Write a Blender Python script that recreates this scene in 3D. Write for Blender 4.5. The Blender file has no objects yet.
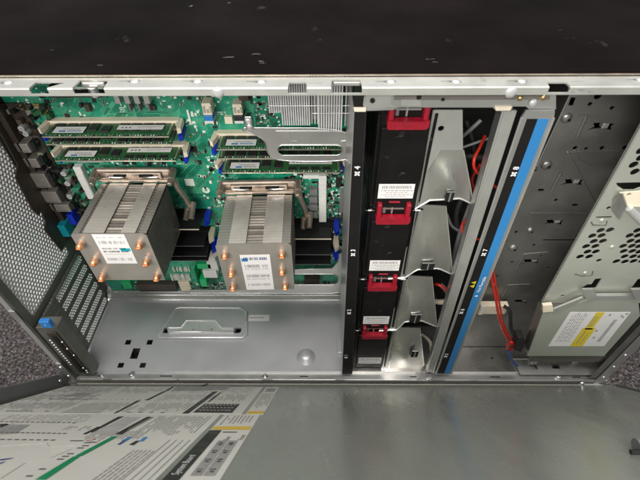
import bpy, bmesh, math, random
from mathutils import Vector, Matrix
from mathutils.geometry import tessellate_polygon
random.seed(7)
C = bpy.context.scene.collection
SC = bpy.context.scene
V = Vector

# ------------------------------------------------------------------ camera
F = 430.0
PITCH = math.radians(45.7)
CAM = V((0.0, -0.277, 0.5655))
Rb = Matrix(((1, 0, 0), (0, math.sin(PITCH), -math.cos(PITCH)), (0, math.cos(PITCH), math.sin(PITCH))))
# columns: right, up, back
Rb = Matrix(((1, 0, 0),
             (0, math.sin(PITCH), -math.cos(PITCH)),
             (0, math.cos(PITCH), math.sin(PITCH))))
S = Matrix.Rotation(-0.008, 3, 'Y')
RW = Rb @ S.transposed()
DA = math.radians(55.2)
DDIR = V((0, -math.cos(DA), math.sin(DA)))
DN = V((0, math.sin(DA), math.cos(DA)))
DO = V((0, -0.002, -0.004))                     # hinge line of the side panel


def ray(u, v):
    return RW @ V(((u - 320) / F, (240 - v) / F, -1))


def PY(u, v, y):                                # (x, z) on the vertical plane Y = y
    d = ray(u, v); t = (y - CAM.y) / d.y
    p = CAM + d * t
    return (p.x, p.z)


def PZ(u, v, z):
    d = ray(u, v); t = (z - CAM.z) / d.z
    p = CAM + d * t
    return (p.x, p.y)


def PX(u, v, x):
    d = ray(u, v); t = (x - CAM.x) / d.x
    p = CAM + d * t
    return (p.y, p.z)


def PD(u, v, lift=0.0):                         # (x, t) on the open side panel
    d = ray(u, v); o = DO + DN * lift
    t = (o - CAM).dot(DN) / d.dot(DN)
    p = CAM + d * t - o
    return (p.x, p.dot(DDIR))


# ------------------------------------------------------------------ materials
MATS = {}


def mat(name, col, rough=.5, metal=0., var=.12, vscale=40., rvar=.12, bump=0., bscale=200., spec=.5, coat=0., scratch=0., scol=(.7, .7, .7), aniso=None):
    m = bpy.data.materials.new(name); m.use_nodes = True
    n = m.node_tree.nodes; l = m.node_tree.links
    b = n['Principled BSDF']
    b.inputs['Metallic'].default_value = metal
    b.inputs['Specular IOR Level'].default_value = spec
    b.inputs['Coat Weight'].default_value = coat
    tc = n.new('ShaderNodeTexCoord'); src = tc.outputs['Object']
    if aniso:
        mp = n.new('ShaderNodeMapping'); mp.inputs['Scale'].default_value = aniso
        l.new(src, mp.inputs['Vector']); src = mp.outputs['Vector']
    no = n.new('ShaderNodeTexNoise'); no.inputs['Scale'].default_value = vscale
    no.inputs['Detail'].default_value = 6; no.inputs['Roughness'].default_value = .6
    l.new(src, no.inputs['Vector'])
    mr = n.new('ShaderNodeMapRange'); mr.inputs['From Min'].default_value = .3; mr.inputs['From Max'].default_value = .7
    mr.inputs['To Min'].default_value = 1 - var; mr.inputs['To Max'].default_value = 1 + var
    l.new(no.outputs['Fac'], mr.inputs['Value'])
    vm = n.new('ShaderNodeVectorMath'); vm.operation = 'SCALE'; vm.inputs[0].default_value = col[:3]
    l.new(mr.outputs['Result'], vm.inputs['Scale'])
    cout = vm.outputs['Vector']
    if scratch:
        n2 = n.new('ShaderNodeTexNoise'); n2.inputs['Scale'].default_value = 55; n2.inputs['Detail'].default_value = 8
        mp2 = n.new('ShaderNodeMapping'); mp2.inputs['Scale'].default_value = (1.0, .6, 2.2); mp2.inputs['Rotation'].default_value = (.3, .5, .6)
        l.new(tc.outputs['Object'], mp2.inputs['Vector']); l.new(mp2.outputs['Vector'], n2.inputs['Vector'])
        r2 = n.new('ShaderNodeMapRange'); r2.inputs['From Min'].default_value = .70 - scratch * .1; r2.inputs['From Max'].default_value = .80
        l.new(n2.outputs['Fac'], r2.inputs['Value'])
        mx = n.new('ShaderNodeMix'); mx.data_type = 'RGBA'; mx.inputs[7].default_value = (*scol, 1)
        l.new(r2.outputs['Result'], mx.inputs[0]); l.new(cout, mx.inputs[6]); cout = mx.outputs[2]
    l.new(cout, b.inputs['Base Color'])
    no2 = n.new('ShaderNodeTexNoise'); no2.inputs['Scale'].default_value = vscale * 1.7; no2.inputs['Detail'].default_value = 4
    l.new(src, no2.inputs['Vector'])
    mr2 = n.new('ShaderNodeMapRange'); mr2.inputs['From Min'].default_value = .3; mr2.inputs['From Max'].default_value = .7
    mr2.inputs['To Min'].default_value = max(.03, rough - rvar); mr2.inputs['To Max'].default_value = min(1, rough + rvar)
    l.new(no2.outputs['Fac'], mr2.inputs['Value']); l.new(mr2.outputs['Result'], b.inputs['Roughness'])
    if bump:
        nb = n.new('ShaderNodeTexNoise'); nb.inputs['Scale'].default_value = bscale; nb.inputs['Detail'].default_value = 4
        l.new(src, nb.inputs['Vector'])
        bp = n.new('ShaderNodeBump'); bp.inputs['Strength'].default_value = bump; bp.inputs['Distance'].default_value = .001
        l.new(nb.outputs['Fac'], bp.inputs['Height']); l.new(bp.outputs['Normal'], b.inputs['Normal'])
    MATS[name] = m
    return m


mat('steel', (.56, .56, .545), .36, .8, .08, 25, .08)
mat('steel_light', (.60, .60, .57), .36, .7, .08, 30, .1)
mat('steel_rail', (.60, .60, .555), .38, .55, .10, 35, .12, scratch=.7, scol=(.22, .20, .17))
mat('door_scuff', (.5, .5, .46), .4, .4)
mat('steel_duct', (.72, .70, .66), .30, .92, .06, 16, .08)
mat('steel_floor', (.60, .60, .615), .44, .6, .05, 12, .06)
mat('steel_sage', (.54, .56, .49), .38, .5, .07, 18, .08)
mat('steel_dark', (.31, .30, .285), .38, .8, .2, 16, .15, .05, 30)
mat('steel_olive', (.19, .19, .165), .45, .6, .15, 30, .1)
mat('wall_perf', (.58, .57, .54), .4, .4, .1, 30, .1)
mat('hole_edge', (.86, .86, .85), .35, .3, .05, 60)  # brighter than the sheet: glints on the hole rims put into the colour
mat('bracket_brown', (.075, .060, .048), .5, .4, .2, 60)
mat('chrome', (.75, .75, .74), .22, 1., .08, 60, .08)
mat('rivet', (.85, .85, .84), .3, .6, .05, 60, .05)
mat('gold', (.62, .44, .20), .35, .9, .1, 80)
mat('nickel_tan', (.50, .42, .35), .42, .8, .2, 70, .1)
mat('copper', (.86, .42, .22), .38, .9, .25, 160, .12)
mat('fin', (.76, .71, .65), .36, .55, .08, 50, .12)
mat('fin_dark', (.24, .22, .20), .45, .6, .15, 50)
mat('fin_plate', (.52, .485, .44), .36, .65, .09, 22, .12)
mat('black_paint', (.0070, .0048, .0046), .65, 0, .5, 9, .08, .2, 900, .04, scratch=.15, scol=(.04, .04, .038))
mat('black_plastic', (.009, .008, .008), .42, 0, .3, 40, .1, .1, 600, .18, scratch=.45, scol=(.09, .085, .08))
mat('black_strip', (.011, .010, .010), .45, 0, .2, 40, .1, spec=.25)
mat('chip', (.022, .021, .022), .45, 0, .3, 80, .1)
mat('chip_brown', (.075, .055, .045), .5, 0, .3, 80, .1)
mat('void', (.004, .004, .004), .9, 0, .1)
mat('red', (.32, .007, .022), .42, 0, .25, 90, .12, .15, 500)
mat('red_wire', (.58, .03, .015), .38, 0, .08, 60)
mat('blue_strip', (.03, .21, .50), .38, 0, .03, 20, .06)
mat('blue_latch', (.006, .03, .52), .35, 0, .15, 50)
mat('blue_tab', (.03, .20, .55), .4, 0, .05, 50)
mat('cyan', (.01, .36, .46), .4, 0, .1, 50)
mat('ivory', (.84, .74, .58), .45, 0, .08, 60)
mat('white_plastic', (.72, .72, .69), .42, 0, .05, 60)
mat('paper', (.84, .82, .81), .55, 0, .04, 40)
mat('paper_door', (.66, .645, .59), .48, 0, .05, 14, .08)
mat('ink', (.10, .09, .09), .6, 0, .1)
mat('ink_grey', (.32, .31, .295), .6, 0, .15, 90)
mat('ink_light', (.44, .43, .40), .6, 0, .1, 90)
mat('ink_black', (.03, .03, .028), .5, 0, .1)
mat('ink_blue', (.05, .22, .50), .5, 0, .1)
mat('ink_navy', (.03, .07, .20), .5, 0, .1)
mat('ink_red', (.5, .08, .06), .5, 0, .1)
mat('ink_green', (.0, .24, .10), .5, 0, .1)
mat('yellow', (.80, .62, .03), .45, 0, .06, 40)
mat('yellow_door', (.70, .48, .06), .45, 0, .06, 40)
mat('silk', (.78, .84, .74), .5, 0, .15, 80)
mat('white_ink', (.8, .8, .8), .5, 0, .05)
mat('pcb_dimm', (.028, .115, .04), .42, .0, .3, 90, .1)
mat('trace', (.10, .46, .27), .38, 0, .2, 60)
mat('green_plastic', (.01, .45, .16), .35, 0, .1, 40)
mat('grey_plastic', (.18, .18, .18), .5, 0, .1, 40)
mat('rubber', (.02, .02, .02), .6, 0, .1, 40)
mat('door_paint', (.40, .42, .375), .27, .5, .05, 9, .07, aniso=(3.0, .8, .8))
mat('hinge_beige', (.40, .39, .33), .45, .2, .06, 12)
mat('door_rim', (.17, .18, .175), .38, .4, .08, 12)
mat('alu_can', (.78, .78, .79), .4, .5, .1, 80)
mat('solder', (.62, .60, .5), .35, .8, .2, 90)


def pcb_material():
    m = bpy.data.materials.new('pcb'); m.use_nodes = True
    n = m.node_tree.nodes; l = m.node_tree.links; b = n['Principled BSDF']
    tc = n.new('ShaderNodeTexCoord')
    br = n.new('ShaderNodeTexNoise'); br.inputs['Scale'].default_value = 28; br.inputs['Detail'].default_value = 3
    l.new(tc.outputs['Object'], br.inputs['Vector'])
    cr = n.new('ShaderNodeValToRGB'); cr.color_ramp.elements[0].position = .35; cr.color_ramp.elements[0].color = (.006, .135, .080, 1)
    cr.color_ramp.elements[1].position = .62; cr.color_ramp.elements[1].color = (.014, .33, .20, 1)
    l.new(br.outputs['Fac'], cr.inputs['Fac'])
    wv = n.new('ShaderNodeTexVoronoi'); wv.inputs['Scale'].default_value = 330
    l.new(tc.outputs['Object'], wv.inputs['Vector'])
    mr = n.new('ShaderNodeMapRange'); mr.inputs['From Min'].default_value = .12; mr.inputs['From Max'].default_value = .2
    mr.inputs['To Min'].default_value = .45; mr.inputs['To Max'].default_value = 0
    l.new(wv.outputs['Distance'], mr.inputs['Value'])
    mx = n.new('ShaderNodeMix'); mx.data_type = 'RGBA'; mx.inputs[7].default_value = (.35, .55, .36, 1)
    l.new(mr.outputs['Result'], mx.inputs[0]); l.new(cr.outputs['Color'], mx.inputs[6]); l.new(mx.outputs[2], b.inputs['Base Color'])
    b.inputs['Roughness'].default_value = .34
    MATS['pcb'] = m


def carpet_material():
    m = bpy.data.materials.new('carpet'); m.use_nodes = True
    n = m.node_tree.nodes; l = m.node_tree.links; b = n['Principled BSDF']
    tc = n.new('ShaderNodeTexCoord')
    a = n.new('ShaderNodeTexNoise'); a.inputs['Scale'].default_value = 260; a.inputs['Detail'].default_value = 5; a.inputs['Roughness'].default_value = .75
    l.new(tc.outputs['Object'], a.inputs['Vector'])
    cr = n.new('ShaderNodeValToRGB'); e = cr.color_ramp.elements
    e[0].position = .34; e[0].color = (.012, .011, .011, 1); e[1].position = .70; e[1].color = (.34, .31, .305, 1)
    k = e.new(.45); k.color = (.050, .043, .043, 1); k = e.new(.54); k.color = (.10, .088, .088, 1)
    l.new(a.outputs['Fac'], cr.inputs['Fac'])
    v = n.new('ShaderNodeTexVoronoi'); v.inputs['Scale'].default_value = 420
    l.new(tc.outputs['Object'], v.inputs['Vector'])
    hs = n.new('ShaderNodeMix'); hs.data_type = 'RGBA'; hs.blend_type = 'OVERLAY'; hs.inputs[0].default_value = .10
    l.new(cr.outputs['Color'], hs.inputs[6]); l.new(v.outputs['Color'], hs.inputs[7])
    w = n.new('ShaderNodeTexNoise'); w.inputs['Scale'].default_value = 9; w.inputs['Detail'].default_value = 3
    l.new(tc.outputs['Object'], w.inputs['Vector'])
    mr = n.new('ShaderNodeMapRange'); mr.inputs['From Min'].default_value = .3; mr.inputs['From Max'].default_value = .7; mr.inputs['To Min'].default_value = .75; mr.inputs['To Max'].default_value = 1.2
    l.new(w.outputs['Fac'], mr.inputs['Value'])
    vm = n.new('ShaderNodeVectorMath'); vm.operation = 'SCALE'; l.new(hs.outputs[2], vm.inputs[0]); l.new(mr.outputs['Result'], vm.inputs['Scale'])
    l.new(vm.outputs['Vector'], b.inputs['Base Color'])
    b.inputs['Roughness'].default_value = .95; b.inputs['Specular IOR Level'].default_value = .1
    bp = n.new('ShaderNodeBump'); bp.inputs['Strength'].default_value = .9; bp.inputs['Distance'].default_value = .004
    l.new(a.outputs['Fac'], bp.inputs['Height']); l.new(bp.outputs['Normal'], b.inputs['Normal'])
    MATS['carpet'] = m


pcb_material(); carpet_material()


# ------------------------------------------------------------------ mesh builder
class MB:
    def __init__(s, default='steel'):
        s.v = []; s.f = []; s.m = []; s.sm = []; s.names = []; s.d = default

    def mi(s, m):
        m = m or s.d
        if m not in s.names: s.names.append(m)
        return s.names.index(m)

    def add(s, vs, fs, m=None, smooth=False):
        o = len(s.v); s.v += [V(p) for p in vs]; k = s.mi(m)
        for f in fs:
            s.f.append([o + i for i in f]); s.m.append(k); s.sm.append(smooth)

    def box(s, x0, x1, y0, y1, z0, z1, m=None, bev=0.):
        x0, x1 = sorted((x0, x1)); y0, y1 = sorted((y0, y1)); z0, z1 = sorted((z0, z1))
        if not bev:
            vs = [(x, y, z) for z in (z0, z1) for y in (y0, y1) for x in (x0, x1)]
            s.add(vs, [(0, 2, 3, 1), (4, 5, 7, 6), (0, 1, 5, 4), (2, 6, 7, 3), (0, 4, 6, 2), (1, 3, 7, 5)], m)
            return s
        bm = bmesh.new()
        bmesh.ops.create_cube(bm, size=1)
        for p in bm.verts:
            p.co = V(((x0 + x1) / 2 + p.co.x * (x1 - x0), (y0 + y1) / 2 + p.co.y * (y1 - y0), (z0 + z1) / 2 + p.co.z * (z1 - z0)))
        bev = min(bev, .45 * min(x1 - x0, y1 - y0, z1 - z0))
        bmesh.ops.bevel(bm, geom=bm.edges[:], offset=bev, segments=2, profile=.5, affect='EDGES')
        bm.verts.index_update()
        s.add([p.co.copy() for p in bm.verts], [[q.index for q in f.verts] for f in bm.faces], m)
        bm.free()
        return s

    def sheet(s, fr, outer, holes=(), th=.001, m=None):
        """flat plate with real openings; fr maps (a, b, depth) to a point"""
        loops = [list(outer)] + [list(h) for h in holes]
        flat = [V((a, b, 0)) for lp in loops for a, b in lp]
        tris = tessellate_polygon([[V((a, b, 0)) for a, b in lp] for lp in loops])
        n = len(flat)
        vs = [fr(p.x, p.y, 0) for p in flat] + [fr(p.x, p.y, th) for p in flat]
        nrm = (V(fr(0, 0, 0)) - V(fr(0, 0, 1)))
        fs = []
        for t in tris:
            a, b, c = (V(vs[i]) for i in t)
            if (b - a).cross(c - a).dot(nrm) < 0: t = (t[0], t[2], t[1])
            fs.append(tuple(t)); fs.append((t[0] + n, t[2] + n, t[1] + n))
        o = 0
        for lp in loops:
            k = len(lp)
            for i in range(k):
                j = (i + 1) % k
                fs.append((o + i, o + j, n + o + j, n + o + i))
            o += k
        s.add(vs, fs, m)
        return s

    def tube(s, pts, r, m=None, seg=8, caps=True, r2=None):
        pts = [V(p) for p in pts]; rings = []
        up = None
        for i, p in enumerate(pts):
            d = (pts[min(i + 1, len(pts) - 1)] - pts[max(i - 1, 0)]).normalized()
            if up is None:
                up = d.orthogonal().normalized()
            up = (up - d * up.dot(d)).normalized(); w = d.cross(up)
            rr = r if r2 is None else r + (r2 - r) * i / (len(pts) - 1)
            rings.append([p + (up * math.cos(a) + w * math.sin(a)) * rr for a in (2 * math.pi * k / seg for k in range(seg))])
        vs = [q for g in rings for q in g]; fs = []
        for i in range(len(pts) - 1):
            for k in range(seg):
                fs.append((i * seg + k, i * seg + (k + 1) % seg, (i + 1) * seg + (k + 1) % seg, (i + 1) * seg + k))
        s.add(vs, fs, m, True)
        if caps:
            s.add(rings[0], [tuple(range(seg))[::-1]], m); s.add(rings[-1], [tuple(range(seg))], m)
        return s

    def dome(s, c, n, r, h, m=None, seg=16, rings=4, pw=.5):
        c = V(c); n = V(n).normalized(); a = n.orthogonal().normalized(); b = n.cross(a)
        vs = []; fs = []
        for i in range(rings):
            t = i / rings; rr = r * math.cos(t * math.pi / 2) if pw == .5 else r * (1 - t * .62)
            hh = h * (math.sin(t * math.pi / 2) if pw == .5 else t)
            vs += [c + (a * math.cos(q) + b * math.sin(q)) * rr + n * hh for q in (2 * math.pi * k / seg for k in range(seg))]
        vs.append(c + n * h * (1 if pw == .5 else (rings - 1) / rings))
        for i in range(rings - 1):
            for k in range(seg):
                fs.append((i * seg + k, i * seg + (k + 1) % seg, (i + 1) * seg + (k + 1) % seg, (i + 1) * seg + k))
        o = (rings - 1) * seg
        for k in range(seg): fs.append((o + k, o + (k + 1) % seg, len(vs) - 1))
        s.add(vs, fs, m, True)
        return s

    def quadprism(s, pts, vec, m=None):
        """polygon of 3D points extruded along vec"""
        pts = [V(p) for p in pts]; n = len(pts); vec = V(vec)
        vs = pts + [p + vec for p in pts]
        s.add(vs, [tuple(range(n)), tuple(range(2 * n - 1, n - 1, -1))] + [(i, (i + 1) % n, n + (i + 1) % n, n + i) for i in range(n)], m)
        return s

    def perf(s, fr, a0, a1, b0, b1, pitch, r, th=.0008, m=None, skip=None):
        """sheet of hexagonal perforation, real holes with walls"""
        R = pitch / math.sqrt(3); rows = int((b1 - b0) / (1.5 * R)); cols = int((a1 - a0) / pitch)
        ang = [math.radians(30 + 60 * k) for k in range(6)]
        for j in range(rows):
            for i in range(cols):
                ca = a0 + pitch * (i + .5 + (.5 if j % 2 else 0)); cb = b0 + R + 1.5 * R * j
                if ca + pitch / 2 > a1 + pitch * .6: continue
                if skip and skip(ca, cb): continue
                vs = []
                for q in ang: vs.append(fr(ca + R * math.cos(q), cb + R * math.sin(q), 0))
                for q in ang: vs.append(fr(ca + r * math.cos(q), cb + r * math.sin(q), 0))
                for q in ang: vs.append(fr(ca + r * math.cos(q), cb + r * math.sin(q), th))
                fs = []
                for k in range(6):
                    j2 = (k + 1) % 6
                    fs.append((k, j2, 6 + j2, 6 + k))
                s.add(vs, fs, m); s.add(vs[6:], [(k, (k + 1) % 6, 6 + (k + 1) % 6, 6 + k) for k in range(6)], 'hole_edge')
        return s

    def text(s, txt, size, o, U, W, m=None, align='CENTER', bold=0.):
        cu = bpy.data.curves.new('t', 'FONT'); cu.body = txt; cu.size = size; cu.align_x = align; cu.align_y = 'CENTER'
        cu.offset = bold; cu.resolution_u = 3
        ob = bpy.data.objects.new('t', cu)
        me = bpy.data.meshes.new_from_object(ob)
        o = V(o); U = V(U).normalized(); W = V(W).normalized()
        s.add([o + U * p.co.x + W * p.co.y for p in me.vertices], [tuple(f.vertices) for f in me.polygons], m)
        bpy.data.objects.remove(ob); bpy.data.curves.remove(cu); bpy.data.meshes.remove(me)
        return s

    def cut(s):
        if not hasattr(s, 'marks'): s.marks = []
        s.marks.append((len(s.v), len(s.f))); return s

    def build_each(s, name, parent=None):
        """one mesh object per piece started with cut()"""
        mk = s.marks + [(len(s.v), len(s.f))]; out = []
        for (v0, f0), (v1, f1) in zip(mk, mk[1:]):
            if f1 == f0: continue
            q = MB(s.d); q.v = s.v[v0:v1]
            for i in range(f0, f1): q.f.append([k - v0 for k in s.f[i]]); q.m.append(q.mi(s.names[s.m[i]])); q.sm.append(s.sm[i])
            out.append(q.build(name, parent))
        return out

    def build(s, name, parent=None, label=None, origin=None, kind=None):
        o = V(origin) if origin is not None else V((0, 0, 0))
        if origin is None and parent is not None:
            p = parent
            while p is not None: o = o + p.location; p = p.parent
            if parent.get('local') or (parent.parent and parent.parent.get('local')): o = V((0, 0, 0))
        me = bpy.data.meshes.new(name)
        me.from_pydata([tuple(p - o) for p in s.v], [], s.f)
        for n in s.names: me.materials.append(MATS[n])
        me.polygons.foreach_set('material_index', s.m); me.polygons.foreach_set('use_smooth', s.sm)
        me.update()
        ob = bpy.data.objects.new(name, me); C.objects.link(ob)
        if parent is not None: ob.parent = parent
        elif origin is not None: ob.location = o
        if label: ob['label'] = label
        if kind: ob['kind'] = kind
        return ob


FY = lambda y: (lambda a, b, d: V((a, y + d, b)))            # plate facing the opening
FZ = lambda z: (lambda a, b, d: V((a, b, z - d)))            # plate facing up
FX = lambda x: (lambda a, b, d: V((x - d, a, b)))            # plate facing right
FD = lambda h: (lambda a, b, d: DO + V((a, 0, 0)) + DDIR * b + DN * (h - d))   # on the side panel


def circ(cx, cy, r, n=14, ry=None):
    ry = ry or r
    return [(cx + r * math.cos(2 * math.pi * k / n), cy + ry * math.sin(2 * math.pi * k / n)) for k in range(n)]


def rect(a0, a1, b0, b1): return [(a0, b0), (a1, b0), (a1, b1), (a0, b1)]


def rrect(a0, a1, b0, b1, r, n=4):
    a0, a1 = sorted((a0, a1)); b0, b1 = sorted((b0, b1)); r = min(r, (a1 - a0) / 2.01, (b1 - b0) / 2.01)
    out = []
    for cx, cy, q in ((a1 - r, b1 - r, 0), (a0 + r, b1 - r, 90), (a0 + r, b0 + r, 180), (a1 - r, b0 + r, 270)):
        for k in range(n + 1):
            t = math.radians(q + 90 * k / n); out.append((cx + r * math.cos(t), cy + r * math.sin(t)))
    return out


def thing(name, label, cat, loc=(0, 0, 0), rz=0, group=None, local=False):
    o = bpy.data.objects.new(name, None); C.objects.link(o); o.empty_display_size = .02
    o.location = loc; o.rotation_euler = (0, 0, rz); o['label'] = label; o['category'] = cat
    if group: o['group'] = group
    if local: o['local'] = 1
    return o


def tag(o, label, cat, group=None):
    o['label'] = label; o['category'] = cat
    if group: o['group'] = group
    return o


def dup(root, loc, rz=0, label=None):
    r = root.copy(); C.objects.link(r); r.location = loc; r.rotation_euler = (0, 0, rz)
    if label: r['label'] = label
    for ch in list(root.children):
        c = ch.copy(); C.objects.link(c); c.parent = r
        for g in list(ch.children):
            d = g.copy(); C.objects.link(d); d.parent = c
    return r


XL, XR = -.345, .392
YB = .14                                                      # front face of the motherboard

# ------------------------------------------------------------------ carpet
b = MB('carpet'); b.add([(-3, -3, -.03), (3, -3, -.03), (3, 3, -.03), (-3, 3, -.03)], [(0, 1, 2, 3)])
o = b.build('carpet'); o['kind'] = 'structure'

# ------------------------------------------------------------------ chassis
ch = thing('server_chassis', 'open grey steel tower server case with black top standing on carpet', 'server case')
b = MB('black_paint'); b.box(-.42, .43, .0172, .19, .4302, .4322, bev=.0006)
for (u, v, a, w, h) in ((229, 57, .2, .009, .0015), (256, 54, .3, .006, .0012), (262, 61, -.5, .006, .0012), (430, 59, -.2, .005, .001),
                        (191, 6, 1.2, .006, .0022), (230, 3, 1.4, .004, .0015), (100, 65, 0, .004, .0012), (435, 62, -1, .003, .0008),
                        (263, 63, .2, .004, .0008), (320, 40, .7, .002, .0006), (52, 50, .1, .002, .0006), (560, 30, .5, .002, .0006)):
    cx, cy = PZ(u, v, .4323)
    for k in range(5):
        ox, oy = random.uniform(-w, w) * .5, random.uniform(-h, h) * .5
        rr = random.uniform(.3, .6)
        pts = []
        for q in range(9):
            t = q * 2 * math.pi / 9; ra = random.uniform(.45, 1) * rr * .6
            x, y = math.cos(t) * w * ra, math.sin(t) * h * ra
            pts.append((cx + ox + x * math.cos(a) - y * math.sin(a), cy + oy + x * math.sin(a) + y * math.cos(a), .43222 + .00004 * k))
        b.add(pts, [tuple(range(9))], 'grey_plastic')
b.build('top_panel', ch)
b = MB('nickel_tan'); b.box(-.42, .43, .0160, .01715, .4300, .4308)
b.build('seam_strip', ch)

ZL = .4293
b = MB('steel_rail')
notches = [(31, 49, 82), (74, 105, 80), (288, 307, 82), (331, 362, 80), (549, 570, 82)]
holes = []
rp = []
y0 = .0012
# outline of ledge with notches cut from its front edge
edge = [(-.42, y0)]
for (u0, u1, vt) in notches:
    x0 = PZ(u0, 86, ZL)[0]; x1 = PZ(u1, 86, ZL)[0]; yt = PZ(u0, vt, ZL)[1]
    edge += [(x0, y0), (x0 + .0006, yt), (x1 - .0006, yt), (x1, y0)]
edge += [(.43, y0), (.43, .0158), (-.42, .0158)]
for (u0, u1, v) in ((49.5, 63, 83.4), (307.5, 322, 83.2), (570.5, 583, 81.6)):
    x0, yy = PZ(u0, v, ZL); x1 = PZ(u1, v, ZL)[0]
    holes.append(rect(x0 + .0004, x1, yy - .0003, yy + .0005))
keys = [(8, 82.5), (134.5, 81), (197.5, 81), (261.5, 81.5), (391, 81.3), (456, 81.2), (522, 81), (641, 79.5)]
for (u, v) in keys:
    cx, cy = PZ(u, v, ZL)
    c_ = circ(cx, cy, .0036, 14, .0028)
    c_ = [(x, y) for x, y in c_ if x > cx - .0024]
    # circle with a narrow slot on its left
    pts = sorted(c_, key=lambda p: math.atan2(p[1] - cy, p[0] - cx))
    pts += [(cx - .0055, cy + .0008), (cx - .0105, cy + .0004), (cx - .0105, cy - .0004), (cx - .0055, cy - .0008)]
    holes.append(pts)
b.sheet(FZ(ZL), edge, holes, .0012)
# rounded front edge and lip, interrupted at the notches
segs = []; xs = -.42
for (u0, u1, vt) in notches:
    segs.append((xs, PZ(u0, 86, ZL)[0])); xs = PZ(u1, 86, ZL)[0]
segs.append((xs, .43))
for x0, x1 in segs:
    b.tube([(x0, .0012, ZL - .0012), (x1, .0012, ZL - .0012)], .0012, seg=12)
    b.box(x0, x1, .00005, .0012, .4250, ZL - .0012)
b.box(-.42, .43, .0001, .0012, .4236, .4250)
rail = b.build('top_rail', ch)
b = MB('rivet')
for (u, v) in keys:
    cx, cy = PZ(u, v, ZL); b.cut()
    b.tube([(cx, cy, ZL - .006), (cx, cy, ZL - .0005)], .0024, seg=14)
    b.dome((cx, cy, ZL - .0005), (0, 0, 1), .0030, .0014)
for (u, v) in ((218, 92.6), (511, 92.6)):
    x, z = PY(u, v, 0); b.cut()
    b.dome((x, 0, z), (0, -1, 0), .0040, .0016)
b.build_each('rivet', rail)
b = MB('steel')
for (u0, u1) in ((80, 103), (333, 361)):                       # folded stop behind the wide notches
    x0 = PZ(u0, 80, ZL)[0]; x1 = PZ(u1, 80, ZL)[0]
    b.cut().box(x0, x1, .0115, .0150, .4245, .4278, 'steel_light', .0008)
b.build_each('stop_tab', rail)
x, y = PZ(91, 86.5, .4265)
b = MB('chrome'); b.tube([(x, y + .001, .419), (x, y + .001, .4255)], .0032, seg=16); b.box(x - .003, x + .003, y + .0005, y + .0016, .4252, .4258, 'ink')
b.build('screw', rail)

# floor of the case
ZF = .008
holes = []
for (u, v, w, h) in ((128.1, 342.2, .0082, .0080), (149.7, 342.2, .0082, .0080), (135.2, 353.4, .0108, .0170), (120.8, 365.2, .0082, .0076), (142.8, 365.2, .0082, .0076)):
    x, y = PZ(u, v, ZF); holes.append(rect(x - w / 2, x + w / 2, y - h / 2, y + h / 2))
for (u, v) in ((167, 331), (238, 331)):
    x, y = PZ(u, v, ZF); holes.append([(x - .0045, y - .004), (x + .001, y - .004), (x + .0045, y - .0015), (x + .0045, y + .004), (x - .004, y + .004)])
for (u, v, r) in ((492, 358, .0016), (491, 374, .0012), (505, 330, .0016), (430, 367, .0016)):
    x, y = PZ(u, v, ZF); holes.append(circ(x, y, r, 10))
for (u, v) in ((533.5, 368), (555.5, 367.5)):
    x, y = PZ(u, v, ZF); holes.append(rect(x - .0048, x + .0048, y - .0035, y + .0035))
b = MB('steel_floor')
holes = [h for h in holes if min(p[1] for p in h) > .0135 and max(p[1] for p in h) < .1295]
XM = .034
b.sheet(FZ(ZF), rect(XL + .001, XM, .0125, .1305), [h for h in holes if h[0][0] < XM], .0012)
b.box(XL + .001, XM, .0110, .0125, .0030, ZF, 'steel_floor')
b.sheet(FZ(.0030), rect(XL + .001, XR - .002, .0016, .0110), [rect(PZ(u0, 376, .003)[0], PZ(u1, 376, .003)[0], .0050, .0066) for u0, u1 in ((97, 104), (160, 172), (262, 268), (300, 308), (410, 418), (490, 500), (572, 580))], .001, 'steel')
floor = b.build('floor_panel', ch)
b = MB('steel_duct'); b.sheet(FZ(ZF), rect(XM, XR - .002, .0125, .1500), [h for h in holes if h[0][0] > XM], .0012)
b.box(XM, XR - .002, .0110, .0125, .0030, ZF)
b.build('bay_floor', ch)
b = MB('steel_floor')
pl = [PZ(u, v, ZF + .002) for u, v in ((176, 309), (180, 308), (240, 308.5), (246, 312), (246.5, 335), (243, 338), (160, 338), (159, 336))]
cuts = [rect(x - .005, x + .005, y - .0045, y + .0045) for x, y in (PZ(167, 331, ZF + .002), PZ(238, 331, ZF + .002))]
b.sheet(FZ(ZF + .0035), pl, cuts, .0033)
x_ = [V((*p, ZF + .0030)) for p in pl]
b.tube(x_ + [x_[0]], .0017, 'rivet', 8, False)  # bright rim paints the highlight along the pressed edge
b.build('raised_plate', floor)
b = MB('steel_light')
bp_ = [PZ(u, v, ZF + .005) for u, v in ((169, 329.2), (181.5, 329.2), (187, 322), (216, 322), (222.5, 329.5), (234, 329.5), (234, 333.2), (180, 333.2), (169, 333.2))]
b.sheet(FZ(ZF + .0090), bp_, [circ(*PZ(u, 331, ZF + .005), .0016, 10) for u in (194, 212)], .006, 'rivet')  # bright colour stands in for light on the sloping face
q = [V((*p, ZF + .0088)) for p in bp_]
b.tube(q + [q[0]], .0016, 'rivet', 8)
b.build('latch_bump', floor)
b = MB('steel_floor'); x, y = PZ(306, 357, ZF)
b.dome((x, y, ZF + .0001), (0, 0, 1), .0135, .0075, 'steel_floor', 32, 6, pw=1)
b.build('round_foot_boss', floor)
b = MB('paper'); x0, y1 = PZ(249, 315, ZF); x1, y0_ = PZ(269, 321, ZF)
b.box(x0, x1, y0_, y1, ZF + .0001, ZF + .0004)
for k in range(9): b.box(x0 + .002 + k * .0025, x0 + .0037 + k * .0025, (y0_ + y1) / 2 - .0007, (y0_ + y1) / 2 + .0012, ZF + .0004, ZF + .0005, 'ink_grey')
b.build('small_sticker', floor)
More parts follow.
